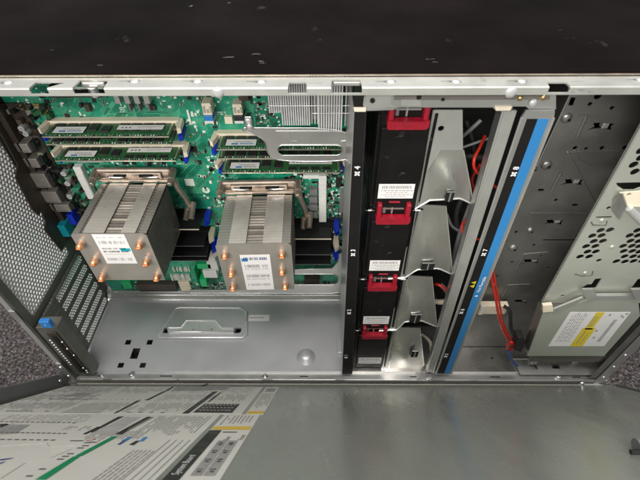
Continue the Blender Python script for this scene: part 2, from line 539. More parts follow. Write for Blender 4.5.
b = MB('steel_floor'); x, y = PZ(340.5, 348, ZF); b.box(x - .005, x + .005, y - .011, y + .010, ZF + .0001, ZF + .006, bev=.001)
b.build('divider_tab', floor)

# folds where the floor meets the board tray, and the tray behind the board
b = MB('steel')
xt1 = .031
z1 = PY(200, 303.6, .1305)[1]; z2 = PY(200, 299.5, .133)[1]; z3 = PY(200, 296.5, .1355)[1]; z4 = PY(200, 290, .138)[1]
prof = [(.1305, ZF), (.1305, ZF + .002), (.1325, ZF + .0042), (.1335, ZF + .0046), (.1345, .0145), (.1365, .0180), (.1380, .0185), (.1390, .024), (.1465, .025), (.1465, ZF)]
vs = [V((XL + .0015, y, z)) for y, z in prof] + [V((xt1, y, z)) for y, z in prof]; n = len(prof)
b.add(vs, [(i, (i + 1) % n, n + (i + 1) % n, n + i) for i in range(n)] + [tuple(range(n)), tuple(range(2 * n - 1, n - 1, -1))])
b.tube([(XL + .03, .1312, ZF + .0030), (xt1, .1312, ZF + .0030)], .0013, 'chrome', 8)
b.tube([(XL + .03, .1362, .0172), (xt1, .1362, .0172)], .0011, 'chrome', 8)
for u in (141.5, 223.5, 314):
    x, z = PY(u, 300.4, .1345); b.box(x - .012, x + .012, .1322, .1345, z - .0018, z + .0012, 'chrome', .0006)
b.build('tray_fold', ch)
b = MB('steel'); b.box(XL + .002, xt1 + .16, .1470, .1485, .0, .428); b.build('board_tray', ch)
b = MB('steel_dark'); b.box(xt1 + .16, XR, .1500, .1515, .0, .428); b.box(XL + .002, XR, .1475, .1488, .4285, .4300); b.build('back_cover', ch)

# lower rail
b = MB('steel_light')
for x0, x1 in ((78, 101), (110, 176), (178, 262), (272, 336), (345, 432), (446, 586)):
    xa = PY(x0, 378, 0)[0]; xb = PY(x1, 378, 0)[0]
    b.box(xa, xb, .0002, .0014, -.0012, .0042, bev=.0004)
b.box(XL, XR, .0006, .0016, -.006, .0028, 'steel')
low = b.build('lower_rail', ch)
b = MB('chrome')
for u, v, r in ((132, 375.3, .0038), (427, 377.8, .0045), (558, 377, .0045), (68, 373, .003), (102, 375.5, .002), (265, 376, .002)):
    x, y = PZ(u, v, .0035); b.cut()
    b.tube([(x, max(y, .002), .002), (x, max(y, .002), .0062)], r, seg=16)
    b.dome((x, max(y, .002), .0062), (0, 0, 1), r * .8, .0012, 'steel')
    b.box(x - r * .6, x + r * .6, max(y, .002) - .0004, max(y, .002) + .0004, .0072, .0076, 'ink')
b.build_each('hinge_screw', low)

# ------------------------------------------------------------------ rear wall of the case, at left
b = MB('wall_perf')
zs = .132                                                    # sill between fan grille and slots
b.perf(FX(XL), .010, .118, zs + .004, .427, .0054, .00225, .0018)
perfw = b.build('fan_grille', ch)
b = MB('steel_olive')
FXL = FX(XL + .0006)
b.sheet(FXL, rect(.0014, .012, .0, .4225), [], .002)                        # border next to the opening
b.sheet(FX(XL + .0005), rect(.012, .147, zs - .006, zs + .006), [], .002)
b.sheet(FX(XL + .0004), rect(.1165, .147, zs + .006, .428), [], .002)
b.sheet(FX(XL - .0002), rect(.012, .147, .0, .0118), [], .002)
b.sheet(FX(XL - .0004), rect(.127, .147, .0118, zs - .006), [], .002)
b.build('rear_frame', ch)
b = MB('steel_light')
b.box(XL - .007, XL - .001, -.001, .0012, -.004, .428, bev=.0005)
b.box(XL - .007, XL - .0058, .0012, .012, -.004, .428)
for z0 in (.255, .148, .03):
    b.box(XL - .006, XL + .001, -.0022, -.0008, z0, z0 + .022, 'steel', .0006)
edge_ = b.build('rear_edge', ch)
b = MB('chrome')
for z in (.248, .224, .042, .018):
    b.cut().dome((XL - .003, -.0022, z), (0, -1, 0), .0026, .002)
b.build_each('edge_stud', edge_)
# expansion slot covers
for k in range(6):
    z0 = .012 + k * .0195
    b = MB('wall_perf')
    b.perf(FX(XL + .004), .050, .128, z0 + .003, z0 + .0165, .0042, .0014, .0014, 'steel_light')
    b.box(XL + .002, XL + .0046, .047, .128, z0 - .0012, z0 + .0034, 'steel_olive', .0006)
    b.box(XL + .002, XL + .0046, .047, .128, z0 + .0155, z0 + .0180, 'steel_olive', .0006)
    b.sheet(FX(XL + .0052), [(.022, z0), (.050, z0), (.050, z0 + .018), (.022, z0 + .018), (.019, z0 + .013), (.022, z0 + .008)], [], .0016, 'steel_olive')
    b.box(XL + .0052, XL + .012, .0195, .0208, z0 + .001, z0 + .017, 'steel_olive', .0005)
    b.build('slot_cover', ch)
# slot retainer: dark box at the opening
b = MB('bracket_brown')
xa, xb = XL + .002, XL + .028
b.box(xa, xb, .0035, .005, .012, zs - .004, 'steel_olive')
b.box(xa, xa + .003, .005, .020, .012, zs - .004, 'steel_olive', .0006)
b.box(xb - .002, xb, .005, .019, .012, zs - .006, 'steel_olive', .0006)
b.box(xa, xb, .004, .020, zs - .006, zs - .0035, 'steel_olive', .0006)
b.box(xa + .009, xb - .004, .0015, .0036, .020, zs - .012, 'bracket_brown', .0008)
b.box(xa + .014, xb - .007, .0005, .0016, .024, zs - .018, 'void')
ret = b.build('slot_retainer', ch)
b = MB('chrome')
for k in range(12):
    b.cut().dome((xa + .0055, .0034, .040 + k * .0055), (0, -1, 0), .0016, .0009, 'rivet', 8, 3)
for z in (.022, .027, .034, .100, .084, .068):
    b.cut().dome((xb - .005 + random.uniform(-.001, .001), .0014, z), (0, -1, 0), .0016, .0014, 'chrome', 10)
b.build_each('retainer_stud', ret)
x, z = PY(46, 322.5, .000)
b = MB('blue_tab'); b.box(x - .006, x + .006, -.003, .0034, z - .008, z + .005, bev=.0012); b.text('1', .006, (x, -.00305, z - .001), (1, 0, 0), (0, 0, 1), 'white_ink')
b.build('blue_release_tab', ch)
# port bracket, with dark pieces added for the shade around the ports
b = MB('bracket_brown')
stp = [(3, 118), (-3, 128), (3, 137), (8, 146), (18, 165), (16, 178), (33, 210), (40, 216), (41, 209), (46, 222), (45, 230), (62, 251)]
left = [PX(u, v, XL + .005) for u, v in stp]
poly = left + [(.147, left[-1][1]), (.147, left[0][1])]
b.sheet(FX(XL + .005), poly, [], .0016)
b.box(XL + .0035, XL + .0055, .118, .147, left[0][1], .425, 'bracket_brown')
b.box(XL + .0055, XL + .030, .1380, .1398, .150, .345, 'bracket_brown')
b.box(XL + .0055, XL + .012, .1260, .1398, .150, .345, 'bracket_brown')
b.build('port_bracket', ch)

# ------------------------------------------------------------------ motherboard
mb = thing('motherboard', 'green server motherboard standing in the left half of the open case', 'motherboard', (0, YB, .02))
b = MB('pcb'); b.box(XL + .010, .030, YB, YB + .002, .0245, .424); b.build('circuit_board', mb)
# traces
b = MB('trace')
for k in range(900):
    x = random.uniform(XL + .02, .02); z = random.uniform(.03, .415); w = random.choice((.0004, .0005, .0008)); y = YB - .0001
    L = random.uniform(.006, .03); dd = random.choice(((1, 0), (0, 1), (1, 0), (.7, .7), (.7, -.7)))
    nn = random.choice((1, 3, 5))
    for q in range(nn):
        p0 = V((x, y, z)) + V((-dd[1], 0, dd[0])) * q * .0014
        p1 = p0 + V((dd[0], 0, dd[1])) * L; p2 = p1 + V((dd[0] + dd[1], 0, dd[1] + dd[0])).normalized() * L * .4
        for a_, c_ in ((p0, p1), (p1, p2)):
            if not (XL + .012 < c_.x < .028 and .026 < c_.z < .42): continue
            nv = V((-(c_ - a_).z, 0, (c_ - a_).x)).normalized() * w / 2
            b.add([a_ - nv, c_ - nv, c_ + nv, a_ + nv], [(0, 1, 2, 3)])
b.build('printed_traces', mb, kind='stuff')
# small surface-mount components
b = MB('chip')
zones = [(XL + .02, .02, .340, .385, 170), (-.150, -.115, .20, .34, 70), (.0, .028, .10, .31, 260), (-.30, -.255, .16, .34, 90), (XL + .03, .02, .027, .045, 170),
         (-.150, -.10, .05, .20, 60), (-.25, -.16, .265, .29, 60), (-.06, .0, .18, .27, 90)]
for (xa_, xb_, za, zb, cnt) in zones:
    for k in range(int(cnt * 1.9)):
        x = random.uniform(xa_, xb_); z = random.uniform(za, zb); t = random.random()
        w, h = random.uniform(.0008, .0022), random.uniform(.0006, .0016)
        if random.random() < .5: w, h = h, w
        if t < .30: b.box(x - w, x + w, YB - .0008, YB, z - h, z + h, 'silk')
        elif t < .62: b.box(x - w, x + w, YB - .0010, YB, z - h, z + h, 'solder'); b.box(x - w * .5, x + w * .5, YB - .0012, YB, z - h * 1.05, z + h * 1.05, 'chip_brown')
        elif t < .8: b.box(x - w * 1.5, x + w * 1.5, YB - .0012, YB, z - h * 1.5, z + h * 1.5, 'chip')
        else:
            b.box(x - w, x + w, YB - .0002, YB, z - .0002, z + .0002, 'silk'); b.box(x - .0003, x + .0003, YB - .0003, YB, z - h, z + h, 'silk')
# silkscreen lettering reads only as rows of tiny strokes at this size
for k in range(70):
    x = random.uniform(XL + .03, .015); z = random.uniform(.03, .40); n_ = random.randrange(4, 10)
    for r_ in range(random.choice((1, 1, 2, 3))):
        for q in range(n_):
            if random.random() < .8: b.box(x + q * .0012, x + q * .0012 + random.uniform(.0004, .0009), YB - .0002, YB, z - r_ * .0022, z - r_ * .0022 + .0014, 'silk')
for k in range(26):
    x = random.uniform(XL + .05, .015); z = random.uniform(.06, .40); w = random.uniform(.0025, .005)
    b.box(x - w, x + w, YB - .0012, YB, z - w, z + w, random.choice(('chip', 'chip_brown', 'chip')), .0003)
    for q in range(7):
        for sg in (-1, 1):
            b.box(x + sg * w, x + sg * (w + .0007), YB - .0004, YB, z - w * .85 + q * w * .27, z - w * .85 + q * w * .27 + .0003, 'solder'); b.box(x - w * .85 + q * w * .27, x - w * .85 + q * w * .27 + .0003, YB - .0004, YB, z + sg * w, z + sg * (w + .0007), 'solder')
b.build('small_components', mb, kind='stuff')


def fy(u0, v0, u1, v1, y):                                   # rectangle in a vertical plane from two photo corners
    xa_, za = PY(u0, v0, y); xb_, zb = PY(u1, v1, y); return min(xa_, xb_), max(xa_, xb_), min(za, zb), max(za, zb)


# power regulators under the top rail
for k in range(4):
    u = 112 + k * 9.8
    x0, x1, z0, z1_ = fy(u, 94, u + 9.0, 104, YB - .012)
    b = MB('steel'); b.box(x0, x1, YB - .012, YB, z0, z1_ + .01, 'steel_light', .0006)
    if k: b.box(x0 + .0008, x1 - .003, YB - .010, YB, z0 - .010, z0 - .0003, 'grey_plastic', .0005)
    b.build('power_choke', mb)
for (u0, v0, u1, v1, h, m_, nm) in ((83, 105, 91, 112, .006, 'chip_brown', 'dark_chip'), (78, 104, 83, 108, .004, 'chip', 'dark_chip'),
                                  (150, 106, 156, 111, .004, 'chip_brown', 'dark_chip'), (186, 110, 192, 125, .0015, 'silk', 'header_block'),
                                  (194, 104, 198, 122, .001, 'silk', 'header_block'), (224, 117, 233, 124, .005, 'ivory', 'header_block'),
                                  (238, 93, 249, 101, .006, 'chip_brown', 'dark_chip'), (249, 93, 252, 104, .004, 'chip', 'dark_chip'),
                                  (184, 179, 195, 186, .0006, 'silk', 'header_block'), (341, 211, 349, 219, .004, 'chip_brown', 'dark_chip'),
                                  (336, 178, 341, 188, .003, 'chip', 'dark_chip'), (330, 218, 335, 224, .003, 'chip', 'dark_chip'),
                                  (178, 282, 192, 291, .004, 'ivory', 'header_block'), (338, 160, 350, 165, .004, 'chip_brown', 'dark_chip')):
    x0, x1, z0, z1_ = fy(u0, v0, u1, v1, YB - h)
    MB(m_).box(x0, x1, YB - h, YB, z0, z1_, bev=.0004).build(nm, mb)
x0, x1, z0, z1_ = fy(46, 93, 103, 97.5, YB - .008)
b = MB('chip'); b.box(x0, x1, YB - .008, YB, z0, z1_, 'void', .0004); b.box(x0, x1, YB - .001, YB, z1_ + .0005, z1_ + .003, 'silk'); b.build('card_slot', mb)
x0, x1, z0, z1_ = fy(136, 284, 178, 291, YB - .008)
b = MB('chip'); b.box(x0, x1, YB - .009, YB, z0, z1_, 'bracket_brown', .0005); b.box(x0 + .003, x1 - .003, YB - .0094, YB - .009, z0 + .001, z0 + .002, 'void'); b.build('card_slot', mb)
# internal USB and drive sockets
for (u0, v0, u1, v1, blue) in ((201, 101, 215, 121, 1), (232, 102, 245, 121, 0)):
    x0, x1, z0, z1_ = fy(u0, v0 + 2, u1 - 1, v1, YB - .013)
    b = MB('ivory')
    b.box(x0, x1, YB - .014, YB, z0 + .007, z1_, 'ivory', .0008)
    for q in range(3): b.box(x0 + .001 + q * .0034, x0 + .0034 + q * .0034, YB - .0146, YB - .013, z0 + .010, z1_ - .002 - (q % 2) * .003, 'solder', .0003)
    b.box(x0, x1, YB - .015, YB, z0 + .001, z0 + .007, 'blue_tab' if blue else 'chip', .0005)
    b.box(x0, x1, YB - .015, YB, z0 - .002, z0 + .001, 'white_plastic', .0004)
    b.build('usb_socket' if blue else 'card_socket', mb)
# round silkscreen mark
x, z = PY(206, 190, YB); b = MB('silk')
b.sheet(FY(YB - .0003), circ(x, z, .0048, 20), [circ(x, z, .0018, 12)], .0002); b.build('screw_pad', mb)
# tall white power connectors
def ladder(u0, v0, u1, v1, name):
    x0, x1, z0, z1_ = fy(u0, v0, u1, v1, YB - .010)
    b = MB('white_plastic'); b.box(x0, x1, YB - .009, YB, z0, z1_, bev=.001)
    n_ = 17
    for q in range(n_):
        zz = z0 + .002 + (z1_ - z0 - .010) * q / n_
        b.box(x0 + .0006, x1 - .0006, YB - .0098, YB - .009, zz, zz + (z1_ - z0) / n_ * .6, 'white_plastic', .0003)
    b.build(name, mb)
ladder(318.5, 177, 326.5, 223, 'drive_connector')
ladder(80, 168, 88, 200, 'drive_connector')
for k in range(4):
    x0, x1, z0, z1_ = fy(309, 190 + k * 7.6, 317.5, 195.5 + k * 7.6, YB - .008)
    MB('grey_plastic').box(x0, x1, YB - .008, YB, z0, z1_, bev=.0005).build('cable_socket', mb)
x0, x1, z0, z1_ = fy(340, 187, 351, 213, YB - .006)
MB('steel').box(x0, x1, YB - .006, YB - .004, z0, z1_, bev=.001).build('chip_cover', mb)
x0, x1, z0, z1_ = fy(303, 175.5, 319, 179, YB - .006)
MB('white_plastic').box(x0, x1, YB - .006, YB, z0, z1_, bev=.0006).build('fan_header', mb)
x0, x1, z0, z1_ = fy(75, 160, 103, 163.5, YB - .006)
MB('white_plastic').box(x0, x1, YB - .004, YB, z0, z1_, bev=.0006).build('fan_header', mb)
b = MB('chip')
for k in range(150):
    x = random.uniform(XL + .012, XL + .055); z = random.uniform(.155, .345)
    w, h, d = random.uniform(.0010, .0035), random.uniform(.0008, .003), random.uniform(.001, .012)
    b.box(x - w, x + w, YB - .0004 - d, YB - .0003, z - h, z + h, random.choice(('chip', 'chip', 'bracket_brown', 'void', 'chip_brown', 'solder', 'pcb_dimm', 'gold')), .0003)
b.build('port_side_components', mb, kind='stuff')
# capacitors by the ports
for (u, v) in ((64, 173), (68, 183), (60, 193), (22, 128), (26, 133), (70, 196)):
    x, z = PY(u, v, YB - .008)
    b = MB('alu_can'); b.tube([(x, YB, z), (x, YB - .010, z)], .0034, 'alu_can', 16); b.box(x - .0022, x + .0022, YB - .0102, YB - .010, z - .0002, z + .0002, 'ink'); b.build('capacitor', mb)
# rear ports
for (u0, v0, u1, v1, w) in ((17, 144, 30, 153, .03), (26, 159, 39, 168, .03), (25, 174, 50, 188, .04), (36, 192, 60, 203, .04), (52, 205, 70, 212, .03)):
    y = YB - .017
    x0, x1, z0, z1_ = fy(u0, v0, u1, v1, y)
    b = MB('steel'); b.box(x0 + .001, x1 + .002, y, YB, z0, z1_, 'fin_plate', .0007)
    b.box(x0 - .0055, x0 - .002, y + .0015, YB, z0 + .0005, z1_ - .0005, 'fin_dark', .0007)
    b.box(x0 - .002, x0 + .001, y + .003, YB, z0 + .001, z1_ - .001, 'void')
    b.box(x1 + .002, x1 + .006, y + .004, YB, z0 + .001, z1_ - .001, 'chip', .0004)
    b.box(x0 - .001, x1 - .002, y - .0003, y, z0 + .002, z0 + .0026, 'fin_dark')
    b.build('rear_port', mb)
x0, x1, z0, z1_ = fy(57, 225, 71, 236, YB - .022)
MB('cyan').box(x0, x1, YB - .024, YB, z0, z1_, bev=.001).build('audio_port', mb)
x0, x1, z0, z1_ = fy(66, 214, 78, 224, YB - .016)
MB('blue_latch').box(x0, x1, YB - .018, YB, z0, z1_, bev=.001).build('serial_port', mb)

# memory slots: (x0, x1, z, body, kind)
LX0, LX1 = -.2895, -.158
RX0, RX1 = -.1125, .0195
LZ = (.3247, .3157, .2950)
RZ = (.3090, .2976, .2790)


def slot(x0, x1, z, body, latch, ll=True, lr=True, ext=.014):
    b = MB(body)
    b.box(x0 - .004, x1 + .004, YB - .009, YB, z - .0032, z + .0036, body, .0005)
    b.box(x0, x1, YB - .0092, YB - .009, z - .0008, z + .0008, 'void')
    so = b.build('memory_slot', mb)
    for s_, xx in ((ll, x0 - .0045), (lr, x1 + .0045)):
        if not s_: continue
        b = MB(latch); sg = -1 if xx < (x0 + x1) / 2 else 1
        b.quadprism([(xx - .003 * sg, YB - .002, z - .003), (xx + .003 * sg, YB - .002, z - .003), (xx + .0045 * sg, YB - ext - .008, z - .003), (xx + .001 * sg, YB - ext - .010, z - .003), (xx - .002 * sg, YB - ext, z - .003)], (0, 0, .006))
        b.build('slot_latch', so)


for i, z in enumerate(LZ): slot(LX0, LX1, z, 'ivory', 'ivory' if i != 1 else 'blue_latch')
slot(LX0 + .004, LX1 - .001, .2875, 'chip', 'blue_latch')
for i, z in enumerate(RZ): slot(RX0, RX1, z, 'ivory', 'ivory' if i != 1 else 'blue_latch')
slot(RX0 + .003, RX1 - .001, .2715, 'chip', 'blue_latch')
# lower banks, empty slots; their black also stands in for the heatsink's shadow
for (xa_, xb_) in ((-.262, -.151), (-.115, .014)):
    for i, (z, c) in enumerate(zip((.193, .1626, .143, .134) if xa_ < -.2 else (.176, .146, .1265), ('blue_latch', 'ivory', 'blue_latch', 'ivory'))):
        b = MB('void'); b.box(xa_, xb_, YB - .010, YB, z - .0045, z + .0035, 'void', .0004)
        b.box(xa_ + .002, xb_ - .004, YB - .034, YB - .010, z - .0012, z - .0002, 'chip'); b.box(xa_ + .002, xb_ - .004, YB - .0345, YB - .034, z - (.0018 if i == 0 else .0010), z - .0002, 'ivory' if i == 0 else 'grey_plastic')
        so = b.build('memory_slot', mb, label='dark empty memory slot with blank filler')
        b = MB(c); b.quadprism([(xb_, YB - .002, z - .003), (xb_ + .006, YB - .002, z - .003), (xb_ + .007, YB - .022, z - .003), (xb_ + .002, YB - .028, z - .003), (xb_ - .001, YB - .015, z - .003)], (0, 0, .0065)); b.build('slot_latch', so)
# lower connector cluster
for (u0, v0, u1, v1, h, m_) in ((196, 264, 212, 269, .012, 'green_plastic'), (194, 270, 199, 286, .018, 'green_plastic'), (199, 280, 208, 287, .020, 'green_plastic'),
                             (204, 251, 216, 262, .012, 'white_plastic'), (206, 262, 219, 271, .012, 'white_plastic'), (202, 271, 218, 278, .016, 'white_plastic'), (120, 282, 133, 289, .008, 'green_plastic')):
    x0, x1, z0, z1_ = fy(u0, v0, u1, v1, YB - h)
    MB(m_).box(x0, x1, YB - h, YB, z0, z1_, bev=.001).build('cable_plug', mb)
for (u0, v0, u1, v1) in ((172, 268, 192, 272), (170, 275, 193, 281)):
    x0, x1, z0, z1_ = fy(u0, v0, u1, v1, YB - .003)
    b = MB('silk')
    n_ = 14
    for q in range(n_):
        if random.random() < .8: b.box(x0 + (x1 - x0) * q / n_, x0 + (x1 - x0) * (q + .7) / n_, YB - .003, YB, z0 + random.uniform(0, .002), z1_, random.choice(('silk', 'silk', 'white_plastic', 'solder')))
    b.build('pin_header', mb)

# ------------------------------------------------------------------ memory modules
def make_module(label, variant=0):
    t = thing('memory_module', label, 'memory module', (0, 0, 0), 0, 'memory modules plugged into the motherboard', local=True)
    w, h = .1315, .031                                        # local: x along the module, y away from the viewer, z up
    b = MB('pcb_dimm'); b.box(0, w, 0, h, -.0006, .0006)
    b.box(.0005, w - .0005, -.0005, .0001, -.0007, .0007, 'solder')
    b.build('module_board', t)
    b = MB('solder')
    for k in range(46):
        if abs(k - 22) > 1: b.box(.004 + k * .0027, .0052 + k * .0027, .0008, .0026, .0006, .0009, random.choice(('solder', 'silk', 'chip_brown', 'solder')))
    for k in range(30): b.box(.003 + k * .0043, .0042 + k * .0043, .0036, .0042, .0006, .0009, 'trace')
    for xx in (.0014, w - .0032): b.box(xx, xx + .0016, .004, .026, .0006, .0009, 'solder')
    b.build('small_components', t, kind='stuff')
    xs_ = [.006, .0185, .031, .0435] + [.074, .0865, .099, .1115]
    for k, x in enumerate(xs_):
        b = MB('chip'); b.box(x, x + .0095, (.003 if variant == 1 else .010) if variant != 2 or k < 4 else .016, .024, .0006, .0018, 'chip', .0003)
        if variant == 2 and k > 3: b.box(x, x + .0085, .0035, .009, .0006, .0016, 'chip', .0003)
        b.build('memory_chip', t)
    MB('chip').box(.0575, .0665, .0075, .020, .0006, .0017, bev=.0003).build('register_chip', t)
    if variant != 1:
        b = MB('paper'); b.box(.009, .041, .0050 if variant == 0 else .0055, .0165, .0018, .00195)
        b.box(.015, .022, .0065, .009, .00195, .00205, 'ink_blue'); b.box(.018, .036, .011, .0122, .00195, .00205, 'ink_grey')
        for q in range(8): b.box(.024 + q * .0018, .0252 + q * .0018, .0072, .0092, .00195, .00205, 'ink_grey' if variant else 'ink_blue')
        b.build('module_sticker', t)
        b = MB('paper'); y_ = .011 if variant == 0 else .0135
        b.box(.074, .122, y_, y_ + .0085, .0018, .00195)
        for q in range(3): b.box(.078 + q * .004, .080 + q * .004, y_ + .002, y_ + .005, .00195, .00205, 'ink_grey')
        b.box(.095, .119, y_ + .0045, y_ + .0055, .00195, .00205, 'ink_light'); b.box(.095, .110, y_ + .0022, y_ + .003, .00195, .00205, 'ink_light')
        b.build('module_sticker', t)
    return t


m0 = make_module('green memory module nearest the case top in the left bank, blue printed sticker')
m1 = make_module('green memory module between two others in the left bank, only chips showing', 1)
m2 = make_module('lowest green memory module of the left bank, pale sticker and small front chips', 2)
ybm = YB - .034
for m_, z in ((m0, LZ[0]), (m1, LZ[1]), (m2, LZ[2])): m_.location = (LX0, ybm, z)
dup(m0, (RX0, ybm, RZ[0]), 0, 'topmost green memory module of the right bank, partly behind the silver handle')
dup(m1, (RX0, ybm, RZ[1]), 0, 'green memory module between two others in the right bank, seen through the oval handle slot')
dup(m2, (RX0, ybm, RZ[2]), 0, 'lowest green memory module of the right bank, just above the right heatsink')

# ------------------------------------------------------------------ heatsinks
def make_heatsink(label, W, D, H, loc, rz, lab, pipes):
    t = thing('cpu_heatsink', label, 'heatsink', loc, rz, 'tower heatsinks on the processors', local=True)
    # local: x right, y away, z up; front plate at y=0, origin lower left front
    b = MB('fin_plate'); c = .006
    b.sheet(FY(0), [(0, 0), (W, 0), (W, H - .003), (W - .003, H), (0.002, H), (0, H - .002)], [], .0012, 'fin_plate')
    fp = b.build('front_plate', t)
    x0, x1, z0, z1_ = lab
    b = MB('paper'); b.box(x0 * W, x1 * W, -.0003, -.0001, z0 * H, z1_ * H)
    pr = b.build('part_sticker', t)
    b = MB('ink'); lw = (x1 - x0) * W; lx = x0 * W; lz = z1_ * H; lh = (z1_ - z0) * H
    rows = ((.10, .07, 'ink_navy', 15), (.30, .08, 'ink_grey', 18), (.38, .03, 'ink_light', 9), (.58, .08, 'ink_grey', 18), (.67, .03, 'ink_light', 10), (.84, .07, 'ink_light', 18)) if z0 < .1 else \
           ((.10, .03, 'ink_light', 9), (.26, .10, 'ink_light', 12), (.47, .05, 'ink_grey', 12), (.57, .05, 'ink', 12), (.66, .02, 'ink_light', 9), (.84, .09, 'ink_light', 18))
    for f_, hh, m_, n_ in rows:
        n_ = int(n_ * 1.8)
        for q in range(n_):
            if random.random() < .86:
                xa_ = lx + lw * (.10 + .8 * q / n_)
                b.box(xa_, xa_ + lw * .8 / n_ * random.uniform(.4, .8), -.0004, -.0003, lz - lh * (f_ + hh / 2), lz - lh * (f_ - hh / 2), m_)
    if z0 < .1: b.box(lx + lw * .03, lx + lw * .24, -.0004, -.0003, lz - lh * .17, lz - lh * .09, 'ink_blue')
    else: b.box(lx + lw * .66, lx + lw * .97, -.0004, -.0003, lz - lh * .56, lz - lh * .46, 'cyan')
    b.build('sticker_print', pr)
    # fins
    b = MB('fin'); n_ = 18; sp = (D - .004) / n_; tall = z0 > .1
    bands = ((0.01, .10, 1), (.145, .43, 0), (.43, .65, 2), (.65, .845, 0), (.885, .99, 1)) if tall else ((0.01, .17, 1), (.17, .40, 0), (.40, .62, 2), (.62, .88, 0), (.88, .99, 1))
    for i in range(n_):
        y = .0020 + i * sp
        b.box(.0008, W - .0008, y, y + .0004, .0005, H - .0012, 'fin_dark')  # darker than the flanges: shade between the fins put into the colour
        for (f0, f1, kd) in bands:
            zz = H - (.0006 if kd == 0 else .0012 if kd == 1 else .0026) + random.uniform(-.00006, .00006)
            if kd == 2:
                md = ('fin_plate', 'fin_dark', 'fin_plate', 'fin')[random.randrange(4)]
                b.box(f0 * W, f1 * W, y + .0004, y + sp * 1.0, zz - .0006, zz, md)
            else:
                b.box(f0 * W + .0001, f1 * W - .0001, y + .0004, y + sp * (.998 if kd == 0 else .99), zz - .0008, zz, 'fin' if kd == 0 else 'fin_plate')
        if tall:
            for g0, g1 in ((.10, .145), (.845, .885)): b.box(g0 * W, g1 * W, y + .0004, y + sp * .98, H - .0024, H - .0018, 'fin_dark')  # dark strips added for the shade in the gaps between flanges
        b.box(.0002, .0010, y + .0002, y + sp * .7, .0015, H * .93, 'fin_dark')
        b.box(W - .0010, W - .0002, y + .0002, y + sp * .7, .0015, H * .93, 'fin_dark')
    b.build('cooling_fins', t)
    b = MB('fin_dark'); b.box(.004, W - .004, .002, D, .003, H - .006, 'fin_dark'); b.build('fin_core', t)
    # pipes
    for (fx, fz) in pipes:
        b = MB('copper'); x, z = fx * W, (1 - fz) * H
        a = random.uniform(-.35, .35); dx, dz = math.cos(a) * .0002, math.sin(a) * .0002
        L_ = random.uniform(.0078, .0092); tw = random.uniform(.0022, .0028)
        b.tube([(x, .012, z), (x, 0, z), (x + dx, -L_ + .002, z + dz)], .0037, 'copper', 16, False)
        b.tube([(x + dx, -L_ + .002, z + dz), (x + dx * 2, -L_ + .0007, z + dz), (x + 2 * dx, -L_, z)], .0037, 'copper', 16, True, r2=tw)
        b.box(x - tw * .9, x + tw * .9, -L_ - .0012, -L_, z - .0007, z + .0007, 'copper', .0004)
        b.tube([(x, -.0030, z), (x, -.0046, z)], .0041, 'nickel_tan', 16)
        b.tube([(x, -.0012, z), (x, -.0001, z)], .0046, 'fin_plate', 16)
        b.build('heat_pipe', t)
    # retention frame at the back, toward the board
    b = MB('nickel_tan'); yb = D
    b.box(-.002, W + .002, yb - .001, yb + .004, H - .001, H + .0035, bev=.0012)
    b.box(.006, W - .006, yb + .003, yb + .006, H + .001, H + .010, bev=.0015)
    b.box(-.004, W + .004, yb + .006, yb + .012, H - .002, H + .013, bev=.003)
    b.box(.22 * W, .40 * W, yb + .0005, yb + .003, H + .0055, H + .0085, 'void', .0005); b.box(.60 * W, .80 * W, yb + .0005, yb + .003, H + .0055, H + .0085, 'void', .0005)
    b.tube([(.010, yb + .001, H + .0062), (.30 * W, yb - .0005, H + .0068), (.36 * W, yb + .002, H + .0055)], .0014, 'chrome', 10)
    b.tube([(.66 * W, yb + .002, H + .0055), (.72 * W, yb - .0005, H + .0068), (W - .010, yb + .001, H + .0062)], .0014, 'chrome', 10)
    b.build('mounting_frame', t)
    for sx in (0, 1):
        b = MB('nickel_tan'); x = -.005 if sx == 0 else W + .006
        b.tube([(x, yb + .012, H + .008), (x, yb - .004, H + .006)], .0042, 'nickel_tan', 14)
        b.tube([(x, yb - .004, H + .006), (x, yb - .010, H + .004)], .0030, 'nickel_tan', 14)
        b.dome((x, yb - .010, H + .004), (0, -1, -.2), .0030, .0012, 'nickel_tan')
        b.build('corner_screw', t)
    b = MB('nickel_tan'); x = W + .007
    b.tube([(x, yb + .003, H + .004), (x + .001, yb + .004, H - .012), (x + .006, yb + .006, H - .030), (x + .008, yb + .006, H - .046)], .0034, 'nickel_tan', 10)
    b.tube([(x + .012, yb + .010, H - .040), (x + .011, yb - .008, H - .050)], .0038, 'nickel_tan', 14)
    b.tube([(x + .004, yb + .008, H - .047), (x + .003, yb - .006, H - .054)], .0032, 'nickel_tan', 14)
    b.build('spring_lever', t)
    return t


yh = .030
tl = PY(70, 234, yh); tr = PY(146, 234, yh); bl = PY(95, 280, yh)
W1 = tr[0] - tl[0]; H1 = tl[1] - bl[1]
make_heatsink('tower heatsink nearer the perforated rear wall, tall white sticker with blue patch', W1, .085, H1, (tl[0], yh, bl[1]), 0,
              (.28, .71, .39, 1.0 - .005), ((.09, .17), (.154, .51), (.134, .87), (.88, .17), (.87, .53), (.925, .87)))
yh = .033
tl = PY(215, 245, yh); tr = PY(291, 245, yh); bl = PY(226, 290.5, yh)
W2 = tr[0] - tl[0]; H2 = tl[1] - bl[1]
make_heatsink('tower heatsink nearer the black fan modules, six copper pipe ends, sticker with three barcode rows', W2, .083, H2, (tl[0], yh, bl[1]), math.radians(1.5),
              (.294, .70, .01, .79), ((.107, .17), (.14, .53), (.115, .86), (.868, .17), (.845, .53), (.87, .86)))

# ------------------------------------------------------------------ silver handle plates
def rim(b, pts, y, r, m='chrome'):
    q = [V((x, y, z)) for x, z in pts]; b.tube(q + [q[0]], r, m, 8, False)


